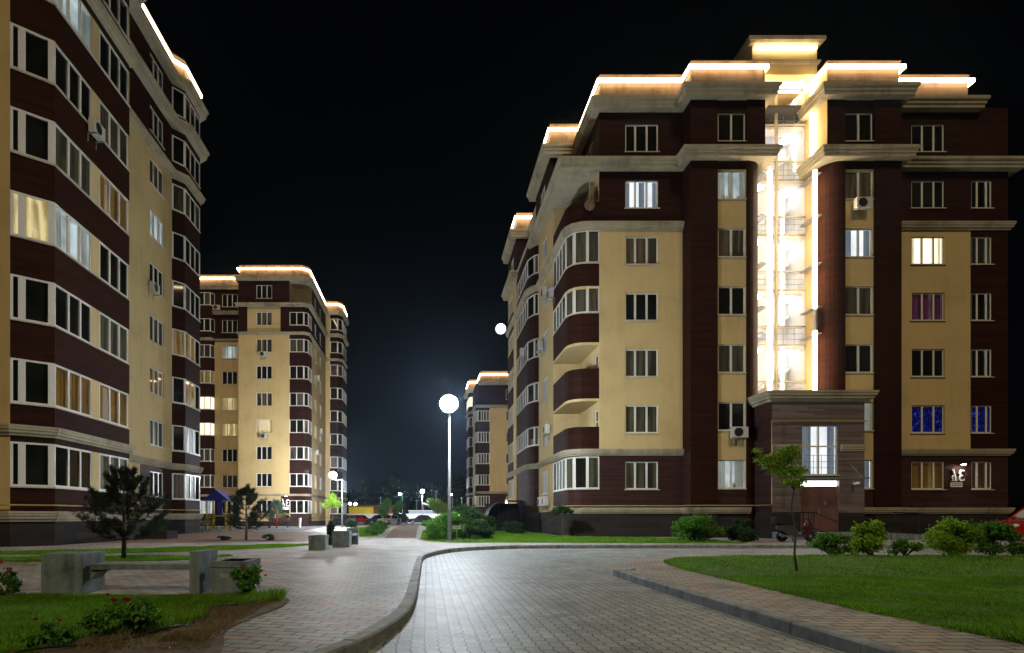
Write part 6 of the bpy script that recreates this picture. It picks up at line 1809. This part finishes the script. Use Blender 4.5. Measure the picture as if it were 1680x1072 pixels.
# exercise bench, spring seat, bollards
t = thing('exercise_bench', 'red and yellow outdoor exercise bench beside the pale spruce', 'exercise bench', (-13.5, 58, W0))
x, y, z = -13.7, 58.0, W0
m = MB(); m.tube([(x - .55, y, z), (x - .55, y, z + 1.25)], 0.07, 8); m.build('post', 'red_paint', t)
m = MB(); m.tube([(x - .55, y, z + 1.3), (x + .6, y, z + 1.3), (x + .7, y, z + 1.1)], 0.06, 8); m.build('bar', 'yellow_plastic', t)
m = MB(); m.box(x - 1.4, x + .6, y - .2, y + .2, z + .38, z + .46); m.box(x - 1.3, x - 1.2, y - .15, y + .15, z, z + .38); m.box(x + .4, x + .5, y - .15, y + .15, z, z + .38); m.build('seat', 'black_metal', t)
m = MB(); m.box(x - 1.4, x + .6, y + .2, y + .26, z + .6, z + .95); m.build('backrest', simple('bench_wood', (0.18, 0.10, 0.06), 0.7, 0.2), t)
def bollard(label, x, y, h=0.75):
    t = thing('bollard', label, 'bollard', (x, y, W0), 0, 'white bollards in front of the cream block')
    m = MB(); m.lathe([(0.13, 0), (0.13, h - .06), (0.1, h)], (x, y, W0), 'z', 14); m.build('post', 'white_paint', t)
bollard('white bollard beside the ramp railing of the cream block', -12.6, 60.5, 0.95)
t = thing('park_bench', 'pale wooden park bench behind the black playground railing', 'bench', (-16.9, 46.6, W0))
x, y, z = -17.6, 46.8, W0
m = MB(); m.box(x - 1.0, x + .9, y - .2, y + .2, z + .42, z + .47); m.build('seat', 'trim', t)
m = MB(); m.box(x - 1.0, x + .9, y + .2, y + .24, z + .55, z + .85); m.build('backrest', 'trim', t)
for xx in (-.8, .7):
    m = MB(); m.box(x + xx - .04, x + xx + .04, y - .18, y + .24, z, z + .42); m.build('leg', 'black_metal', t)
t = thing('raised_planter', 'dark raised plant box with a rounded shrub by the corner of the left block', 'planter', (-13.0, 29.5, W0))
m = MB(); m.box(-13.75, -12.5, 29.3, 30.6, W0, W0 + 0.38); m.build('box', 'plinth', t)
shrub('shrub', 'dark rounded shrub growing in the raised plant box by the left block', 'shrub', -13.1, 29.95, 0.5, 1.1, 0.75, 2500, 'leaf_dark', 0.05, None, 12)
# low ground-cover clumps at the foot of the pine
shrub('shrub', 'left low dark shrub at the foot of the small pine', 'shrub', -9.2, 27.6, 0.13, 0.7, 0.3, 700, 'leaf_dark', 0.04, 'low shrubs at the foot of the small pine', 8)
shrub('shrub', 'right low dark shrub at the foot of the small pine', 'shrub', -7.2, 27.6, 0.13, 0.9, 0.3, 800, 'leaf_dark', 0.04, 'low shrubs at the foot of the small pine', 8)
# fallen leaves and a kerb drain
d = MB(); d.box(5.05, 5.4, 23.04, 23.095, 0.02, 0.10); tag(d.build('kerb_drain', 'black_metal'), 'small black drain opening in the face of the far kerb', 'drain')

# a few dry leaves and crumbs on the paving
C = np.stack([RNG.uniform(-7, 9, 260), RNG.uniform(5.2, 22, 260), np.full(260, 0.0)], 1)
inside = (C[:, 0] > -0.1) & (C[:, 0] < 3.6)
C = C[(inside) | ((C[:, 0] < -0.45) & (C[:, 0] > -1.6)) | ((C[:, 0] > 3.95) & (C[:, 0] < 5.0) & (C[:, 1] < 12)) | ((C[:, 1] > 9.5) & (C[:, 0] < -0.45) & (C[:, 0] > -5))]
C[:, 2] = np.where((C[:, 0] > -0.1) & (C[:, 0] < 3.6), 0.012, 0.132)
q = leaves_at(C, 0.018); q[:, :, 2] = C[:, None, 2] + (q[:, :, 2] - C[:, None, 2]) * 0.25
o = np_mesh('fallen_leaves', q, 4, simple('dry_leaf', (0.09, 0.075, 0.03), 0.8, 0.5, 30)); o['kind'] = 'stuff'

# ================================================================== AIR: thin haze added to give the lamps a halo of glare
hz = MB(); hz.box(-70, 70, -12, 160, -1.0, 40)
ho = hz.build('haze', 'dark'); ho['kind'] = 'stuff'
hm = bpy.data.materials.new('halo_haze'); hm.use_nodes = True
for nd in list(hm.node_tree.nodes):
    if nd.type == 'BSDF_PRINCIPLED': hm.node_tree.nodes.remove(nd)
pv = hm.node_tree.nodes.new('ShaderNodeVolumePrincipled')
pv.inputs['Color'].default_value = (0.55, 0.74, 1.0, 1)
pv.inputs['Density'].default_value = 0.00022
pv.inputs['Anisotropy'].default_value = 0.85
hm.node_tree.links.new(pv.outputs[0], hm.node_tree.nodes['Material Output'].inputs['Volume'])
ho.data.materials.clear(); ho.data.materials.append(hm)
